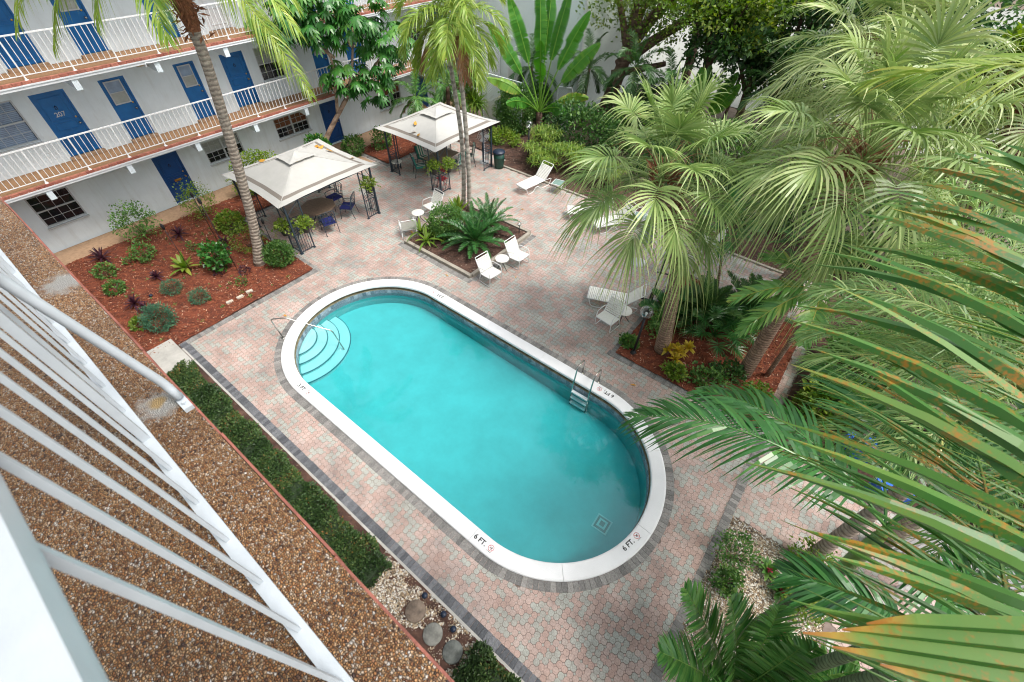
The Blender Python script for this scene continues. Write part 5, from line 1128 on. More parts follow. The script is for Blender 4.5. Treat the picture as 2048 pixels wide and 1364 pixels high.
aimed(tF, (2.9, 6.2, 6.0), [(.9, 6.7, 5.7), (.9, 5.9, 5.3), (1.3, 7.8, 6.2), (1.6, 8.9, 5.9)], L_wind, .8, **kwF)
tG = tree_root('feather_palm', 'pale feathery palm behind the first, among the fan palm trunks', 'palm tree', (3.4, 9.6, 0), 'feather palms')
trunk(tG, [(3.4, 9.6, 0), (3.2, 9.5, 2.5), (3.05, 9.35, 4.6)], [.12, .10, .10], M_palmbark); feather_crown(tG, (3.0, 9.3, 4.9), 17, 2.6, L_wind, (-30, 75), 1.6, a0=40, nl=76, ll=.58, lw=.010, v=.62, droop=.5, vee=.35, jit=.2, twist=.6)
tH = tree_root('feather_palm', 'thin-trunked young palm with bright green fronds among the fan palm trunks', 'palm tree', (.83, 11.1, 0), 'feather palms')
trunk(tH, [(1.05, 11.0, 0), (1.0, 10.5, 1.7), (.9, 9.8, 3.3), (.8, 9.2, 4.2)], [.07, .055, .05, .05], M_sabalbark)
aimed(tH, (.75, 9.1, 4.4), [(-.45, 8.9, 4.75), (-.55, 8.3, 3.9), (-.1, 8.0, 3.5), (.9, 7.6, 4.2), (1.9, 9.4, 4.3), (1.0, 10.4, 5.0)], L_areca, .9, nl=34, ll=.42, lw=.03, v=.78, droop=.35, t0=.2)
# coconut palm close to the balcony on the right
tN = tree_root('coconut_palm', 'coconut palm close to the balcony, its blurred browning fronds reaching in from the right', 'palm tree', (2.5, .9, 0))
trunk(tN, [(2.5, .9, 0), (2.4, .85, 4), (2.15, .75, 6.8)], [.16, .13, .12], M_palmbark)
def spline(pts, n=26):
    pts = np.array(pts, float); k = len(pts); tt = np.linspace(0, k-1, n); P = np.stack([np.interp(tt, np.arange(k), pts[:, q]) for q in range(3)], 1)
    for _ in range(6): P[1:-1] = (P[:-2]+2*P[1:-1]+P[2:])/4
    return P
for pts, kw in (([(2.1, .72, 6.9), (1.75, .82, 7.7), (1.36, 1.0, 8.28), (1.0, 1.48, 8.78), (.82, 2.2, 9.1), (.78, 2.9, 9.2)], dict(nl=56, ll=.9, lw=.024, ang=(74, 52), v=.40, vtip=.22, fold=.7)),
                ([(2.1, .72, 6.9), (2.0, 1.5, 7.8), (1.75, 2.3, 8.3), (1.5, 3.2, 8.5), (1.3, 4.0, 8.3)], dict(nl=64, ll=.95, lw=.012, ang=(75, 45), v=.45, vtip=.25, fold=.5)),
                ([(2.1, .72, 6.9), (1.9, 1.2, 7.35), (1.6, 1.8, 7.65), (1.35, 2.6, 7.8), (1.2, 3.4, 7.7)], dict(nl=70, ll=1.05, lw=.014, ang=(78, 50), v=.30, vtip=.25, fold=.5)),
                ([(2.1, .72, 6.9), (2.6, .9, 7.9), (3.2, 1.2, 8.4), (4.0, 1.6, 8.2)], dict(nl=36, ll=.8, lw=.022, v=.45, vtip=.2)), ([(2.1, .72, 6.9), (2.2, .1, 7.9), (2.5, -.5, 8.3), (3.0, -.9, 8.1)], dict(nl=36, ll=.7, lw=.022, v=.45, vtip=.2))):
    mb = MB(); frond(mb, spline(pts), droop=.22, vee=.05, t0=.24, jit=.07, rr=.016, twist=.5, **kw); mb.build('frond', L_tip, tN)
def ridged_leaf(t, root, tip, side, W, n, v):
    """a broad undivided leaf end: n pleats side by side, tapering to a ragged tip"""
    root = np.array(root, float); tip = np.array(tip, float); side = unit(np.array(side, float)); mb = MB(); k_ = 14; u = np.linspace(0, 1, k_); nn = unit(np.cross(tip-root, side))
    for q in range(n):
        c = (q+.5)/n-.5; l = 1-.22*abs(c)*2+random.uniform(-.06, .06)
        wd = W/n*np.interp(u, [0, .5, .85, 1], [.8, 1.0, .8, .12]); off = W*c*np.interp(u, [0, .5, .9, 1], [.8, 1, .72, .55])
        for h_ in (-1, 1):
            P = root+(tip-root)*(u*l)[:, None]+side*(off+h_*wd*.25)[:, None]-UP*(.03*u**2.4*np.linalg.norm(tip-root))[:, None]
            mb.strip(P, side*(wd*.26)[:, None]+nn*(wd*.22*h_)[:, None], np.clip(v+.10*h_+.50*np.clip(u-.80, 0, 1)/.2+rng.normal(0, .02), 0, 1))
    mb.build('leaf_blade', L_tip, t)
ridged_leaf(tN, (1.29, 1.11, 8.76), (.57, .76, 8.50), (-.46, .57, .68), .25, 5, .46)
# a second coconut palm whose fronds reach in at the upper right
tM = tree_root('coconut_palm', 'coconut palm standing out of view, fronds with yellow tips reaching in at the upper right', 'palm tree', (4.2, 7.4, 0))
trunk(tM, [(4.4, 7.6, 0), (4.1, 7.4, 4), (3.2, 7.0, 8.2)], [.17, .14, .12], M_palmbark)
aimed(tM, (3.1, 7.0, 8.5), [(-.15, 5.5, 8.75), (1.6, 9.4, 8.8), (3.6, 9.8, 8.6), (5.6, 8.0, 8.4), (2.2, 5.0, 9.6)], L_coco, .55, v=.6, nl=48, ll=.75, lw=.014, droop=.5, vee=.2, vtip=.22, t0=.16, ang=(62, 22))

# ---- umbrella tree (big hand-shaped leaves) -----------------------------------
ut = tree_root('umbrella_tree', 'umbrella tree with glossy hand-shaped leaves leaning out from the blue-doored wing', 'tree', (-19.9, 11.0, 0))
trunk(ut, [(-19.9, 11.0, 0), (-19.85, 11.09, 1.04), (-19.4, 11.9, 2.15), (-19.12, 12.4, 2.8)], [.14, .12, .10, .09], M_treebark)
br = [[(-19.4, 11.9, 2.15), (-19.2, 12.0, 3.2), (-19.17, 12.2, 4.2), (-19.3, 11.9, 5.6)], [(-19.12, 12.4, 2.8), (-18.8, 12.8, 3.9), (-18.7, 13.2, 5.4)], [(-19.12, 12.4, 2.8), (-18.6, 13.3, 3.5), (-18.2, 14.0, 4.3)], [(-19.15, 12.3, 4.4), (-19.6, 11.4, 5.3), (-20.0, 10.8, 5.9)]]
for b_ in br: trunk(ut, b_, [.075, .055, .035], M_treebark, 'branch', 9)
def handleaf(mb, c, d, R, v, k=9):
    d = unit(d); s = unit(np.cross(d, UP+A3(.01, .02, 0))); f = np.cross(s, d); a = np.linspace(0, 2*math.pi, k, endpoint=False)+random.random()
    dd = unit(np.cos(a)[:, None]*s+np.sin(a)[:, None]*f+d*.1); u = np.array([0, .25, .55, .85, 1.0]); wp = np.array([.15, .7, 1.0, .6, .05])
    Q = np.array(c)+dd[:, None]*(R*u)[None, :, None]*rng.uniform(.85, 1.1, k)[:, None, None]; Q[..., 2] -= .6*R*u[None]**2
    tg = np.cross(d, dd); mb.strips(Q, tg[:, None]*(R*.17*wp)[None, :, None], np.clip(v+rng.normal(0, .07, k), 0, 1))
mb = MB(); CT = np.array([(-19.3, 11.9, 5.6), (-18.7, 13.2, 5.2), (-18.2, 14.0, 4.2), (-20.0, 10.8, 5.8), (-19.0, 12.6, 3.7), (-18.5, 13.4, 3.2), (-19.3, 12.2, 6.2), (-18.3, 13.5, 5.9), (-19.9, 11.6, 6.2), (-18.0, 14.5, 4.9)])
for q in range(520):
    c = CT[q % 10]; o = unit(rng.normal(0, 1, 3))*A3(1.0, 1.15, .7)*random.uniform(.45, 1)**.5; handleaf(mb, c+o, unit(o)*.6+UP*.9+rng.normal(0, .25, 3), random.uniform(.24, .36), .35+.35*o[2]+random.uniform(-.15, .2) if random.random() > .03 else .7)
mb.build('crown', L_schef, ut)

# ---- bushes and bedding ----------------------------------------------------------
def shrub(name, label, cat, c, r, n, m, group=None, **kw):
    t = E(name, label, cat, (c[0], c[1], 0), group); mb = MB(); bush(mb, (c[0], c[1], c[2]), r, n, **kw); mb.build('foliage', m, t); mb = MB(); stems(mb, (c[0], c[1], 0), c[2]*1.1, 7, max(r[0], r[1])*.6, .012); mb.build('stem', M_oakbark, t); return t
shrub('shrub', 'largest rounded green shrub at the lower corner of the red mulch bed', 'shrub', (-14.55, 1.0, .34), (.62, .45, .36), 2600, L_blueg, l=.07, w=.012, hole=.2, out=1.0)
shrub('shrub', 'small round blue-green shrub in the red mulch, the left of two alike', 'shrub', (-15.9, 1.95, .25), (.33, .33, .25), 1100, L_blueg, 'small blue-green mounds', l=.06, w=.010, hole=.15, out=1.2)
shrub('shrub', 'small round blue-green shrub in the red mulch, the one nearer the loose bricks', 'shrub', (-14.72, 2.3, .24), (.31, .31, .24), 1000, L_blueg, 'small blue-green mounds', l=.06, w=.010, hole=.15, out=1.2)
shrub('shrub', 'dense green shrub beside the tall palm base at the bed corner', 'shrub', (-14.55, 5.15, .42), (.58, .5, .46), 2600, L_mid, l=.08, w=.026, hole=.2)
shrub('shrub', 'twiggy olive shrub behind the tall palm trunk', 'shrub', (-16.3, 4.9, .45), (.75, .6, .55), 1300, L_bright, l=.06, w=.016, hole=.35)
shrub('shrub', 'loose green shrub against the tan walk, left of the ground floor door', 'shrub', (-19.9, 2.7, .75), (.75, .75, .8), 1300, L_mid, l=.08, w=.03, hole=.38, shell=.2)
shrub('shrub', 'loose green shrub in front of the ground floor blue door', 'shrub', (-19.6, 4.9, .8), (.7, .7, .85), 1300, L_bright, l=.07, w=.024, hole=.38, shell=.2)
shrub('shrub', 'leafy bright shrub under the window beside the near gazebo', 'shrub', (-19.9, 7.6, .8), (.55, 1.2, .9), 2000, L_bright, l=.11, w=.04, hole=.32)
shrub('shrub', 'low bright green shrub behind the left post of the near gazebo', 'shrub', (-18.0, 5.15, .35), (.5, .5, .4), 1200, L_bright, l=.09, w=.04, hole=.25)
shrub('shrub', 'round hand-leaved shrub at the foot of the umbrella tree', 'shrub', (-19.6, 10.6, .8), (.6, .6, .8), 1300, L_schef, l=.16, w=.05, hole=.25)
shrub('shrub', 'green shrub right of the umbrella tree, by the ground floor door', 'shrub', (-19.7, 12.5, .45), (.5, .6, .5), 900, L_mid, l=.12, w=.04, hole=.3)
shrub('shrub', 'small green shrub in the mulch between the gazebos', 'shrub', (-19.2, 13.9, .5), (.45, .6, .6), 900, L_mid, l=.10, w=.04, hole=.35)
shrub('shrub', 'bushy rounded shrub on the left of the planter', 'shrub', (-11.1, 10.25, .72), (.72, .72, .62), 4200, L_mid, l=.07, w=.024, hole=.15)
shrub('shrub', 'dense tall shrub in front of the pale lattice screen', 'shrub', (-15.35, 20.0, 1.15), (1.15, 1.0, 1.35), 5200, L_mid, l=.12, w=.045, hole=.2)
shrub('shrub', 'low fern-like shrub at the foot of the tall lattice shrub', 'shrub', (-14.8, 18.4, .35), (1.0, .6, .4), 1300, L_bright, l=.16, w=.03, hole=.3)
def ros(name, label, cat, c, n, L, w, m, group=None, heads=1, rad=.0, **kw):
    t = E(name, label, cat, (c[0], c[1], 0), group); mb = MB()
    for q in range(heads):
        a = q*2.4; rr = rad*math.sqrt(q/max(1, heads)); rosette(mb, A3(c[0]+rr*math.cos(a), c[1]+rr*math.sin(a), c[2]+(random.uniform(-.12, .12) if heads > 1 else 0)), n, L*random.uniform(.85, 1.1), w, **kw)
    mb.build('foliage', m, t)
    if c[2] > .12: mb = MB(); stems(mb, (c[0], c[1], 0), c[2], max(2, heads//2), rad*.8, .012); mb.build('stem', M_oakbark, t)
    return t
ros('broadleaf_plant', 'bright green broad-leaved plant in the middle of the red mulch', 'plant', (-16.75, 2.75, .15), 17, .62, .07, L_bright, el=(10, 78), droop=.35, v=(.45, .95))
PG = 'purple spiky plants'
for x, y, L, l in ((-19.6, 1.15, .62, 'large dark purple spiky plant by the near walkway edge and tan walk'), (-16.1, .85, .42, 'dark purple spiky plant left of the largest rounded shrub'), (-15.55, .95, .40, 'dark purple spiky plant touching the largest rounded shrub'), (-19.0, 3.6, .45, 'dark purple spiky plant near the middle torch'), (-17.6, 5.1, .48, 'dark purple spiky plant beside the near gazebo left post'), (-17.1, 4.4, .40, 'dark purple spiky plant behind the twiggy olive shrub'), (-17.0, 1.9, .30, 'small dark red plant left of the broad-leaved plant')):
    ros('spiky_plant', l, 'plant', (x, y, .16), 22, L, .032, L_purple, PG, el=(5, 80), droop=.35)
for x, y, l in ((-15.6, 3.4, 'small dark red seedling near the loose bricks'), (-15.0, 4.0, 'small dark red seedling near the tall palm'), (-18.3, 2.1, 'small dark seedling near the left mulch edge'), (-17.8, 3.5, 'small dark seedling behind the broad-leaved plant'), (-14.5, 3.6, 'small green seedling by the brick border'), (-18.7, 1.7, 'small leafy seedling near the large purple plant')):
    t = shrub('seedling', l, 'plant', (x, y, .14), (.22, .2, .17), 130, L_purple if 'red' in l else L_mid, 'seedlings in the red mulch', l=.07, w=.022, hole=.3)
for q, (x, y, s, l) in enumerate([(-18.7, 2.2, .5, 'weedy green clump at the left of the red mulch'), (-17.4, .75, .38, 'weedy green clump at the near edge of the red mulch'), (-18.6, .9, .42, 'leafy clump under the large purple plant'), (-15.0, .55, .3, 'bright green clump at the foot of the largest rounded shrub')]):
    shrub('ground_plant', l, 'plant', (x, y, s*.5), (s, s*.8, s*.55), 420, L_mid if q != 3 else L_bright, 'green clumps in the red mulch', l=.08, w=.03, hole=.35)
hl = E('heart_leaf_plant', 'glossy green heart-leaved bush around the tall torch stake', 'plant', (-15.9, 3.6, 0)); mb = MB(); bush(mb, (-15.9, 3.6, .6), (.6, .5, .5), 420, l=.15, w=.065, v=(.2, .7), hole=.3, shell=.2); mb.build('foliage', L_schef, hl); mb = MB(); stems(mb, (-15.9, 3.6, 0), .7, 6, .3, .01); mb.build('stem', M_oakbark, hl)
ros('lily_plant', 'strappy green lily leaves skirting the rounded planter shrub', 'plant', (-11.3, 9.75, .2), 16, .85, .045, L_bright, heads=5, rad=.75, el=(15, 75), droop=.6, v=(.3, .75))
ros('lily_plant', 'upright strappy leaves behind the rounded planter shrub', 'plant', (-11.5, 11.3, .3), 20, .85, .05, L_bright, heads=2, rad=.3, el=(35, 85), droop=.3, v=(.4, .8))
ros('croton_plant', 'yellow and maroon croton against the wall under the double window', 'plant', (-20.2, 9.7, .45), 16, .30, .04, L_yellow, heads=5, rad=.4, el=(10, 80), v=(0, .8)); ros('croton_plant', 'bright yellow croton at the foot of the leaning fan palm', 'plant', (-1.3, 9.85, .4), 15, .32, .045, L_yellow, heads=5, rad=.35, el=(5, 80), v=(.2, 1))
def cycad(label, c, n, L, m, el=(5, 75), group=None, sag=.8, **kw):
    t = E('cycad_plant', label, 'cycad', (c[0], c[1], 0), group); k_ = dict(nl=46, ll=.17, lw=.010, v=.45, droop=.05, vee=.35, t0=.12, jit=.04, ang=(62, 40)); k_.update(kw)
    for q in range(n):
        f = q/(n-1); mb = MB(); frond(mb, arc(c, azel(q*137.5, el[1]+(el[0]-el[1])*f**.8+random.uniform(-5, 5)), L*random.uniform(.85, 1.1), sag*random.uniform(.8, 1.2), 12), **k_); mb.build('frond', m, t)
    mb = MB(); mb.lathe([(.14, 0), (.15, c[2]*.6), (.08, c[2]+.05), (0, c[2]+.08)], (c[0], c[1], 0), 14); mb.build('trunk', M_oakbark, t); return t
cycad('large dark cycad with feathery fronds filling the right half of the planter', (-9.75, 10.35, .35), 34, 1.35, L_sago, group='cycads', ll=.20, lw=.012)
cycad('second dark cycad behind, at the foot of the twin palms', (-10.0, 11.5, .4), 22, 1.15, L_sago, group='cycads', ll=.18)
cycad('dark cycad-like plant behind the leaning fan palm trunk', (-1.35, 11.9, .5), 30, 1.2, L_dark, group='cycads', ll=.26, lw=.016, v=.6)
cycad('dark cycad-like plant deeper in the palm bed', (-.3, 12.8, .5), 26, 1.3, L_dark, group='cycads', ll=.28, lw=.016, v=.6)
cycad('dark low palm near the left edge of the palm bed', (-2.3, 11.4, .25), 18, .9, L_areca, group='cycads', ll=.30, lw=.016, v=.4)
def lowfan(label, c, n, R, m, v=.5):
    t = E('low_fan_palm', label, 'fan palm', (c[0], c[1], 0), 'low fan palms')
    for q in range(n): mb = MB(); fan_leaf(mb, c, azel(q*137.5, 70-60*q/n), .6, R, v=v, droop=.15, nseg=24, spread=110, lw=1.1); mb.build('fan_leaf', m, t)
lowfan('low dark fan palm in front of the cycads in the palm bed', (-.75, 11.3, .3), 14, .5, L_areca, .35); lowfan('low dark fan palm between the two big fan palm trunks', (-.4, 11.9, .35), 14, .5, L_areca, .3)
for q, (pts, l) in enumerate([([(-1.25, 12.77, 0), (-1.47, 12.75, 1.19), (-1.72, 12.73, 2.24), (-1.8, 12.7, 3.2)], 'thin pale stem with a small fan of leaves behind the cycads'), ([(-2.39, 13.1, 0), (-2.28, 13.19, 1.6), (-2.1, 13.2, 2.6)], 'thinner pale stem nearer the deck with a small tuft'), ([(-.2, 13.3, 0), (0.0, 13.2, 1.5), (.25, 13.1, 2.9)], 'thin leaning stem between the big trunks')]):
    t = tree_root('young_palm', l, 'palm tree', pts[0], 'young thin palms'); trunk(t, pts, [.05, .04, .04], M_sabalbark, n=9)
    for k_ in range(11): mb = MB(); fan_leaf(mb, pts[-1], azel(k_*137.5, 75-90*k_/11), .6, .5, v=.42, droop=.5, nseg=26, spread=115); mb.build('fan_leaf', L_areca, t)
ros('corn_plant', 'tall corn plant with strappy striped leaves beside the lattice screen', 'plant', (-18.1, 19.8, 2.3), 30, .75, .05, L_bright, heads=7, rad=.35, el=(-35, 80), droop=.5, v=(.15, .8)); ros('corn_plant', 'shorter corn plant stem under the tall one by the lattice screen', 'plant', (-17.8, 19.5, 1.2), 30, .75, .05, L_bright, heads=6, rad=.4, el=(-35, 75), droop=.5, v=(.1, .7))
BG = 'bright umbrella-sedge clumps behind the kerb'
for x, y, h, l in ((-12.0, 17.6, .9, 'bright spoke-leaved clump behind the lone lounger'), (-11.3, 17.2, .7, 'bright spoke-leaved clump right behind the back kerb, by the lounger back'), (-12.3, 18.6, 1.2, 'bright spoke-leaved clump under the traveller palm'), (-10.6, 18.1, 1.0, 'bright spoke-leaved clump right of the traveller palm'), (-9.5, 18.0, .9, 'bright spoke-leaved clump left of the leaning fan palm crown'), (-8.3, 17.9, .8, 'bright spoke-leaved clump hidden behind the leaning fan palm crown')):
    ros('sedge_plant', l, 'plant', (x, y, h), 15, .34, .016, L_bright, BG, heads=34, rad=.75, el=(-15, 50), droop=.4, v=(.2, .85))
shrub('shrub', 'dark green shrub behind the bright spoke-leaved clumps', 'shrub', (-11.2, 20.2, 1.0), (2.2, 1.3, 1.3), 3800, L_dark, l=.16, w=.06, hole=.25)
# pots of greenery on the gazebos
for q, (x, y, z, m, l) in enumerate([(-14.75, 5.75, 1.05, L_bright, 'dark pot with trailing pale green leaves at the near gazebo front corner'), (-14.35, 6.35, 1.05, L_bright, 'dark pot with spiky green leaves inside the near gazebo front corner'), (-14.4, 9.4, 1.35, L_bright, 'small dark pot with green leaves hung on the right post of the near gazebo'), (-13.75, 12.3, 1.2, L_bright, 'pot with lime fern hung left on the far gazebo front corner'), (-13.4, 12.85, 1.2, L_bright, 'pot with lime fern hung right on the far gazebo front corner')]):
    t = E('plant_pot', l, 'plant pot', (x, y, z), 'potted plants hung on the gazebos'); mb = MB(); mb.lathe([(0, -.22), (.10, -.22), (.15, 0), (.15, .02), (.12, .02), (.0, -.02)], (x, y, z), 18); mb.build('pot', M_pot, t, True)
    mb = MB(); bush(mb, (x, y, z+.16), (.30, .30, .22), 240, l=.10, w=.035, v=(.4, .9), hole=.3, shell=.1)
    for k_ in range(5):
        P = arc((x, y, z+.05), azel(k_*72+q*20, 20), .5, 2.4, 7); kites(mb, np.repeat(P, 3, 0)+rng.normal(0, .02, (21, 3)), rng.normal(0, 1, (21, 3))-UP*.3, .08, .03, rng.uniform(.4, .9, 21))
    mb.build('foliage', m, t); mb = MB(); mb.tube([(x+.0, y, z), (x, y, z+.45)], .004, 4); mb.build('hanger', M_black, t)
lf = None
for q in range(26):
    x, y = random.uniform(-13, -1.5), random.uniform(1.4, 16)
    if stad_d(x, y) < 3.0 or in_beds(np.array([x]), np.array([y]))[0]: continue
    if lf is None:
        m_ = MB(); m_.strip([(-.06, 0, .006), (0, 0, .014), (.07, 0, .008)], [(0, .008, 0), (0, .028, .006), (0, .004, 0)]); lf = m_.build('dry_leaf', M_orange); o = lf
    else: o = lf.copy(); COL.objects.link(o)
    o.location = (x, y, .004); o.rotation_euler = (0, 0, random.uniform(0, 6.28)); o.scale = (random.uniform(.7, 1.5),)*3; tag(o, 'small curled dry leaf lying on the pink and grey pavers', 'leaf', 'dry leaves on the pavers')
wd_ = MB()
for q in range(90):
    x, y = random.uniform(-20.0, -13.6), random.uniform(.6, 5.4); rosette(wd_, (x, y, .05), 7, random.uniform(.05, .16), .012, (10, 75), .4, (.2, .9))
tag(wd_.build('weeds', L_mid), 'tiny green weeds sprouting all over the red mulch', 'weeds', kind='stuff')
# ---- hedge along the near wing: clipped, with individual sections ------------------
def hedge(label, x0, x1, yc, w, h, n, group='clipped hedges'):
    t = E('clipped_hedge', label, 'hedge', ((x0+x1)/2, yc, 0), group); mb = MB()
    x = rng.uniform(x0, x1, n); face = rng.random(n); y = yc+np.where(face < .55, rng.uniform(-w/2, w/2, n), np.where(face < .8, w/2, -w/2)); z = np.where(face < .55, h, rng.uniform(.03, h, n))
    bump = .05*np.sin(x*4.1)+.04*np.sin(x*9.7+y*7)+.03*np.sin(y*11+x*3); p = np.stack([x, y+rng.normal(0, .03, n)+np.where(face >= .55, np.sign(y-yc)*bump, 0), z+np.where(face < .55, bump, 0)+rng.normal(0, .03, n)], 1)
    endd = np.minimum(x-x0, x1-x); p[:, 2] -= np.clip(.12-endd, 0, .12)*1.6; p[:, 2] = np.maximum(p[:, 2], .02)
    nrm = unit(np.where((face < .55)[:, None], UP[None], np.stack([np.zeros(n), np.sign(y-yc), np.full(n, .4)], 1))+rng.normal(0, .55, (n, 3)))
    kites(mb, p, nrm, rng.uniform(.04, .085, n), rng.uniform(.014, .026, n), np.clip(.45+.28*np.sin(x*2.3+1)*np.cos(x*5.1)+rng.normal(0, .2, n), 0, 1)); mb.build('foliage', L_hedge, t)
    mb = MB(); mb.box(((x0+x1)/2, yc, h*.45), (x1-x0-.15, w-.14, h*.9)); mb.build('inner_twigs', M_twig, t); return t
hedge('long clipped dark green hedge between the near walkway and the brick walk', -12.1, -3.55, .35, .64, .38, 26000); hedge('short clipped dark green hedge at the bottom edge beside the stepping stones', -1.3, 1.2, .38, .78, .38, 9000)
# ---- traveller palm -----------------------------------------------------------------
tv = tree_root('traveller_palm', 'giant banana-leaved traveller palm fanning up in front of the pale side building', 'palm tree', (-13.9, 20.3, 0))
trunk(tv, [(-13.9, 20.3, 0), (-13.92, 20.3, .7), (-13.95, 20.3, 1.3)], [.2, .17, .16], M_oakbark)
def paddle(t, p0, d0, pet, L, W, v, sag=.5, m=None, tear=.18, face=unit(A3(.56, -.75, .35))):
    P = arc(p0, d0, pet+L, sag, 26); mb = MB(); k_ = np.linspace(0, 1, 26); mb.tube(P, np.interp(k_, [0, .5, 1], [.045, .025, .006]), 6, .75, cap=False)
    T = unit(np.gradient(P, axis=0)); t0 = pet/(pet+L); n = 44; tt = np.linspace(t0, .99, n); pos = np.stack([np.interp(tt, k_, P[:, q]) for q in range(3)], 1); d = unit(np.stack([np.interp(tt, k_, T[:, q]) for q in range(3)], 1)); s = unit(np.cross(d, face)); nn = np.cross(s, d)
    wd = W*np.sin(np.pi*np.clip((tt-t0)/(1-t0), .02, .99)**.8)**.55; hw = L/n*.56
    for sg in (-1, 1):
        tw_ = np.cumsum(rng.normal(0, .02, n)+(rng.random(n) < tear)*rng.normal(0, .22, n)); tw_ -= np.linspace(0, tw_[-1], n)
        ld = unit(s*sg+d*.28-nn*(.2+tw_)[:, None]); u = np.array([0, .35, .7, 1.0]); Q = pos[:, None]+ld[:, None]*(wd[:, None]*u)[..., None]; Q[..., 2] -= (.28*wd)[:, None]*u[None]**2
        w_ = unit(d-ld*(d*ld).sum(1)[:, None]); mb.strips(Q, w_[:, None]*(hw*np.array([1, 1, 1, .6]))[None, :, None], np.clip(v+rng.normal(0, .05, n)[:, None]+.18*u[None]**4, 0, 1))
    mb.build('leaf', m or L_banana, t)
for q, (a, e, pet, L, W, v) in enumerate([(215, 62, 2.6, 2.3, .42, .5), (205, 74, 3.0, 2.4, .42, .55), (150, 84, 3.2, 2.5, .42, .5), (50, 80, 3.1, 2.4, .42, .45), (30, 70, 2.8, 2.3, .42, .5), (20, 58, 2.4, 2.1, .42, .6), (225, 48, 1.8, 1.6, .36, .85), (18, 40, 1.5, 1.4, .34, .92), (200, 25, 1.0, 1.2, .32, .6), (25, 15, .9, 1.1, .3, .55), (300, 70, 2.2, 1.9, .4, .5), (260, 40, 1.1, 1.5, .34, .5), (340, 35, 1.0, 1.4, .34, .5), (110, 80, 3.3, 2.4, .42, .42)]):
    paddle(tv, (-13.95, 20.3, 1.25), azel(a, e), pet*.8, L*1.15, W*.86, v-.1, .55 if e > 50 else 1.0, tear=.5)
bt = tree_root('banana_plant', 'upright banana leaves behind the leaning fan palm crown', 'banana plant', (-6.8, 24.0, 0))
for a, e, L in ((20, 72, 1.9), (0, 65, 1.7), (190, 80, 1.8), (120, 75, 1.8), (250, 70, 1.6)): paddle(bt, (-6.8, 24.0, .9), azel(a, e), 1.2, L, .36, .55, .3)
trunk(bt, [(-6.8, 24, 0), (-6.8, 24, 1.0)], [.12, .08], M_greenstem)
# ---- small palms by the far wing ------------------------------------------------------
for q, (x, y, h, L, l) in enumerate([(-19.4, 16.6, 1.6, 1.7, 'short arching palm with some dead fronds beside the wall behind the far gazebo'), (-19.0, 18.6, 1.9, 1.8, 'arching green palm between the far gazebo and the corn plant'), (-19.6, 20.0, 1.4, 1.6, 'arching palm at the dark end of the ground floor walk')]):
    t = tree_root('arching_palm', l, 'palm tree', (x, y, 0), 'arching palms by the far wing'); trunk(t, [(x, y, 0), (x+.05, y, h*.5), (x+.1, y, h)], [.13, .11, .10], M_oakbark, n=10)
    feather_crown(t, (x+.1, y, h+.1), 15, L, L_areca, (-40, 78), 2.0, a0=q*50, nl=40, ll=.42, lw=.016, v=.62, droop=.5)
    if q == 0:
        for a in (190, 300, 20): mb = MB(); frond(mb, arc((x+.1, y, h), azel(a, -20), 1.2, 1.2), nl=30, ll=.3, lw=.014, v=.6, droop=.8); mb.build('dead_frond', L_dead, t)
# ---- background trees -----------------------------------------------------------------
def leafy_tree(label, base, h, r, n, m, limbs=6, l=.2, w=.07, group='trees behind the courtyard', tr=.22, lean=(0, 0), flat=.6, low=.45):
    t = tree_root('leafy_tree', label, 'tree', base, group); b = A3(*base); top = b+A3(lean[0], lean[1], h*low); trunk(t, [b, (b+top)/2+A3(.1, -.1, 0), top], [tr, tr*.85, tr*.75], M_oakbark)
    mb = MB(); c0 = b+A3(lean[0]*1.5, lean[1]*1.5, h*.75); per = n//(limbs+2)
    for q in range(limbs+2):
        a = q*2.4; o = A3(math.cos(a), math.sin(a), 0)*r*.62*(.4+.6*random.random())+UP*random.uniform(-.2, .3)*h*.4; e = c0+o
        if q < limbs:
            trunk(t, [top-UP*.1, (top+e)/2+UP*.3, e], [tr*.55, tr*.35, tr*.12], M_oakbark, 'limb', 9)
        for k_ in range(3):
            ee = e+rng.normal(0, .3*r, 3)*A3(1, 1, flat); rr = r*random.uniform(.28, .45); bush(mb, ee, (rr, rr, rr*flat), per//3, l=l, w=w, v=(.1, .95), hole=.3, shell=.25, sc=6/r)
    mb.build('crown', m, t); return t
ok = leafy_tree('massive rough-barked tree with spreading limbs right of the pale side building', (-12.6, 24.6, 0), 8.5, 4.2, 9000, L_bright, 7, .17, .06, tr=.42, lean=(.8, .5), low=.42)
trunk(ok, [(-12.2, 25, 2.8), (-10.6, 25.6, 4.2), (-8.6, 26.2, 5.6)], [.3, .24, .16], M_oakbark, 'limb'); trunk(ok, [(-12.4, 24.8, 2.4), (-11.2, 25.4, 2.7), (-9.8, 25.6, 3.2)], [.2, .17, .12], M_oakbark, 'limb')
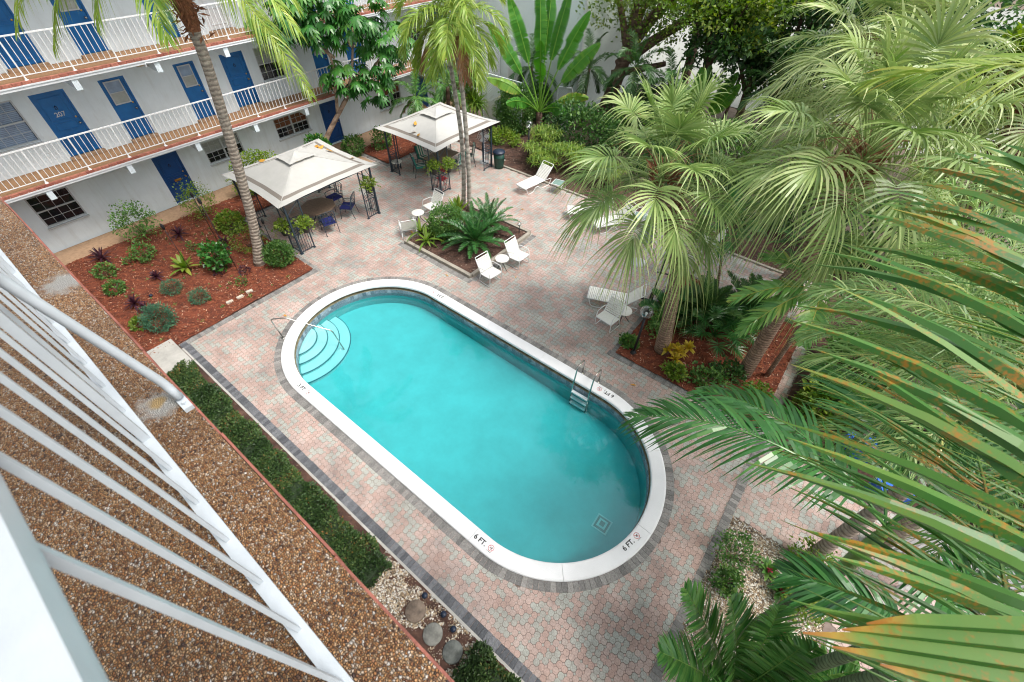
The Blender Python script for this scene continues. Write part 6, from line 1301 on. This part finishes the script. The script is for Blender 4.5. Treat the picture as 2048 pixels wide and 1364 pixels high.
for lbl, b, h, r, n, m in (('dark green tree right of the massive tree', (-8.4, 28, 0), 7.0, 3.0, 6500, L_dark), ('dark glossy tree behind the banana leaves', (-5.6, 26.5, 0), 5.5, 2.5, 6000, L_dark), ('dark tree behind the tallest fan palm', (-2.0, 24.5, 0), 6.0, 2.6, 6000, L_dark), ('light green tree at the top edge right of centre', (-4.6, 31, 0), 9.5, 3.2, 6500, L_bright), ('dark tree at the far right behind the fan palms', (3.2, 23.5, 0), 7.0, 3.0, 6500, L_dark),
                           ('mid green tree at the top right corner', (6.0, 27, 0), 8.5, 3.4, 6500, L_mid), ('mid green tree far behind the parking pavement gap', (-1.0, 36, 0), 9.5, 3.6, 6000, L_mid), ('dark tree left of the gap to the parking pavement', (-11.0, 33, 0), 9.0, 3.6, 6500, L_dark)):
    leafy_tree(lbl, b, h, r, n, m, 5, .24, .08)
for lbl, b, h, r, n, m in (('bright small-leaved tree right of the massive limb', (-7.6, 25.4, 0), 7.6, 2.6, 5200, L_bright), ('dark spreading tree above the torch flowers', (-4.6, 27.6, 0), 8.4, 3.2, 6500, L_dark), ('dark tree filling the gap behind the tallest fan palm', (-.5, 28.5, 0), 9.0, 3.4, 6500, L_dark), ('mid green tree at the top edge behind the massive tree', (-10.0, 29.5, 0), 9.5, 3.4, 6500, L_mid)):
    leafy_tree(lbl, b, h, r, n, m, 6, .22, .075)
yt = leafy_tree('yellow-green leafy tree at the top right behind the coconut fronds', (2.2, 18.2, 0), 8.6, 1.6, 4200, L_bright, 4, .20, .075, tr=.12, group=None)
# understorey under and behind the right-hand palms
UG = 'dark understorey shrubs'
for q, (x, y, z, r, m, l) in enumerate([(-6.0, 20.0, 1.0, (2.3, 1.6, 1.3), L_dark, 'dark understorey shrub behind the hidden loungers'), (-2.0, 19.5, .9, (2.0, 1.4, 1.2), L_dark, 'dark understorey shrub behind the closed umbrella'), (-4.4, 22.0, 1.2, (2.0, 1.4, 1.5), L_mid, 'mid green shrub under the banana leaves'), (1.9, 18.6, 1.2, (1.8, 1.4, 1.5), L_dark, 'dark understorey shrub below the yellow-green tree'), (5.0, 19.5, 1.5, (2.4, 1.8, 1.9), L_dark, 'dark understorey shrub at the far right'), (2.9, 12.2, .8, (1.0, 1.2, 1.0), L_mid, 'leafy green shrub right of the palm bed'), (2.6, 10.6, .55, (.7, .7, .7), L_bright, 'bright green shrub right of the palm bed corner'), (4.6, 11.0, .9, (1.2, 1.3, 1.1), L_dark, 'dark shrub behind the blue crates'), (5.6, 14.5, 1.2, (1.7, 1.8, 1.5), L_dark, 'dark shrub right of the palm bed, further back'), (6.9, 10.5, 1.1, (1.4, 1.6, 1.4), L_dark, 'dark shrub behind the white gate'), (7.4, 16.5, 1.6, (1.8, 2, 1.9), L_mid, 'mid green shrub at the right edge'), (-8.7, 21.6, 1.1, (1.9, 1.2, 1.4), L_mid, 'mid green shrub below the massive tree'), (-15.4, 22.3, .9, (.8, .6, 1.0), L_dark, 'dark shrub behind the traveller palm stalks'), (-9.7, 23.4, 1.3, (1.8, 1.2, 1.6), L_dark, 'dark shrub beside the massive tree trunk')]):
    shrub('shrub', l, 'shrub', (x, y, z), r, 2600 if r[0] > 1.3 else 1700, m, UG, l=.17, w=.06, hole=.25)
for q, (x, y, h, l) in enumerate([(-12.9, 22.9, 3.0, 'slim dark feather palm right behind the traveller palm'), (-16.2, 22.4, 2.6, 'slim dark feather palm between the lattice screen and the side building wall'), (-8.6, 23.2, 3.2, 'slim dark feather palm left of the banana leaves'), (-10.2, 22.6, 3.6, 'slim dark feather palm beside the massive trunk'), (-4.0, 24.5, 3.4, 'slim dark feather palm right of the banana leaves'), (-6.4, 27.0, 4.5, 'tall dark feather palm behind the banana leaves')]):
    t = tree_root('slim_palm', l, 'palm tree', (x, y, 0), 'slim dark palms at the back'); trunk(t, [(x, y, 0), (x+.1, y, h*.5), (x+.15, y, h)], [.09, .08, .07], M_oakbark, n=9); feather_crown(t, (x+.15, y, h), 13, 1.9, L_dark, (-40, 75), 1.9, nl=40, ll=.45, lw=.02, v=.5, droop=.4)
# low greens of the palm bed and the stone bed
for q, (x, y, z, r, m, l) in enumerate([(-2.25, 10.6, .45, (.35, .5, .5), L_mid, 'green leafy plant along the left edge of the palm bed'), (-2.7, 9.55, .15, (.3, .25, .18), L_mid, 'small green plant at the corner of the palm bed'), (-1.1, 9.2, .28, (.35, .25, .22), L_bright, 'pale variegated plant at the front of the palm bed'), (-.3, 9.6, .25, (.55, .4, .3), L_mid, 'low leafy plant in front of the thick fan palm trunk'), (.1, 10.2, .3, (.5, .4, .3), L_dark, 'low dark plant beside the thick fan palm trunk'), (1.0, 9.8, .3, (.4, .4, .35), L_bright, 'low bright plant at the right end of the palm bed')]):
    shrub('ground_plant', l, 'plant', (x, y, z), r, 520, m, 'low plants of the palm bed', l=.10, w=.035, hole=.3, shell=.2)
for q, (x, y, z, r, l) in enumerate([(1.95, 5.35, .35, (.45, .5, .42), 'twiggy green shrub at the top of the pebble bed'), (2.05, 4.75, .22, (.3, .3, .25), 'smaller twiggy green plant in the pebble bed'), (3.25, 6.2, .4, (.5, .4, .45), 'light green fern-like plant at the back of the pebble bed'), (3.35, 5.3, .35, (.4, .4, .4), 'light green fern-like plant at the right of the pebble bed')]):
    shrub('shrub', l, 'shrub', (x, y, z), r, 620, L_mid if q < 2 else L_bright, 'small shrubs in the pebble bed', l=.07, w=.025, hole=.35, shell=.2)
for x, y, l in ((2.65, 5.55, 'pink-centred bromeliad at the back of the pebble bed'), (2.95, 5.3, 'pink-centred bromeliad beside the fern-like plant'), (3.15, 4.55, 'dark bromeliad with a pink heart near the young feather palm')):
    t = ros('bromeliad', l, 'bromeliad', (x, y, .10), 20, .36, .04, L_mid if 'dark' not in l else L_dark, 'bromeliads in the pebble bed', el=(8, 80), droop=.35); mb = MB(); rosette(mb, (x, y, .16), 9, .13, .025, (20, 70), .2, (.9, 1)); mb.build('flower', L_pink, t)
for x, y, z, l in ((-8.9, 21.5, 2.0, 'red torch flower on a tall stalk left of the banana leaves'), (-5.6, 21.8, 2.2, 'red torch flower on a tall stalk right of the banana leaves'), (-7.6, 21.2, 1.8, 'red torch flower on a tall stalk just above the leaning fan palm crown')):
    rb = E('torch_ginger', l, 'flower', (x, y, 0), 'torch flowers'); mb = MB(); rosette(mb, (x, y, z), 14, .2, .05, (10, 85), .2, (.9, 1)); mb.build('flower', L_pink, rb); mb = MB(); mb.tube([(x, y, 0), (x, y, z)], .015, 6); mb.build('stem', L_mid, rb)

# ================================================================== CAMERA, LIGHT, WORLD
Rm = [[0.785926, 0.618098, 0.01658], [0.461947, -0.569131, -0.680217], [-0.411005, 0.542259, -0.732823]]
cam = bpy.data.cameras.new('camera'); co = bpy.data.objects.new('camera', cam); COL.objects.link(co)
M3 = Matrix(Rm); rgt, dn, fw = M3[0], M3[1], M3[2]
co.matrix_world = Matrix(((rgt[0], -dn[0], -fw[0], 0), (rgt[1], -dn[1], -fw[1], 0), (rgt[2], -dn[2], -fw[2], 10.0), (0, 0, 0, 1)))
cam.sensor_width = 36; cam.lens = 877.292/2048*36; cam.clip_start = .02; cam.clip_end = 600
cam.dof.use_dof = True; cam.dof.focus_distance = 9.0; cam.dof.aperture_fstop = 4.0
S.camera = co
sun = bpy.data.lights.new('sun', 'SUN'); so = bpy.data.objects.new('sun', sun); COL.objects.link(so); sun.energy = 1.2; sun.angle = R_(18); sun.color = (1, .95, .88)
EL, AZ = 62, 15     # azimuth measured from +X towards +Y
sd = azel(AZ, EL); so.rotation_euler = Vector(tuple(sd)).to_track_quat('Z', 'Y').to_euler()
w = bpy.data.worlds.new('World'); S.world = w; w.use_nodes = True; nt = w.node_tree; bg = nt.nodes['Background']
sky = nt.nodes.new('ShaderNodeTexSky'); sky.sky_type = 'NISHITA'; sky.sun_disc = False; sky.sun_elevation = R_(EL); sky.sun_rotation = R_(90-AZ); sky.dust_density = 4; sky.air_density = 1.0; sky.ozone_density = .5
hs = nt.nodes.new('ShaderNodeHueSaturation'); hs.inputs['Saturation'].default_value = .35; nt.links.new(sky.outputs[0], hs.inputs['Color']); nt.links.new(hs.outputs[0], bg.inputs[0]); bg.inputs[1].default_value = .13
S.view_settings.view_transform = 'Standard'; S.view_settings.look = 'None'; S.view_settings.gamma = 1; S.view_settings.exposure = 1.16
S.cycles.pixel_filter_type = 'BLACKMAN_HARRIS'; S.cycles.filter_width = 1.1
S.cycles.max_bounces = 10; S.cycles.transparent_max_bounces = 24; S.cycles.diffuse_bounces = 5
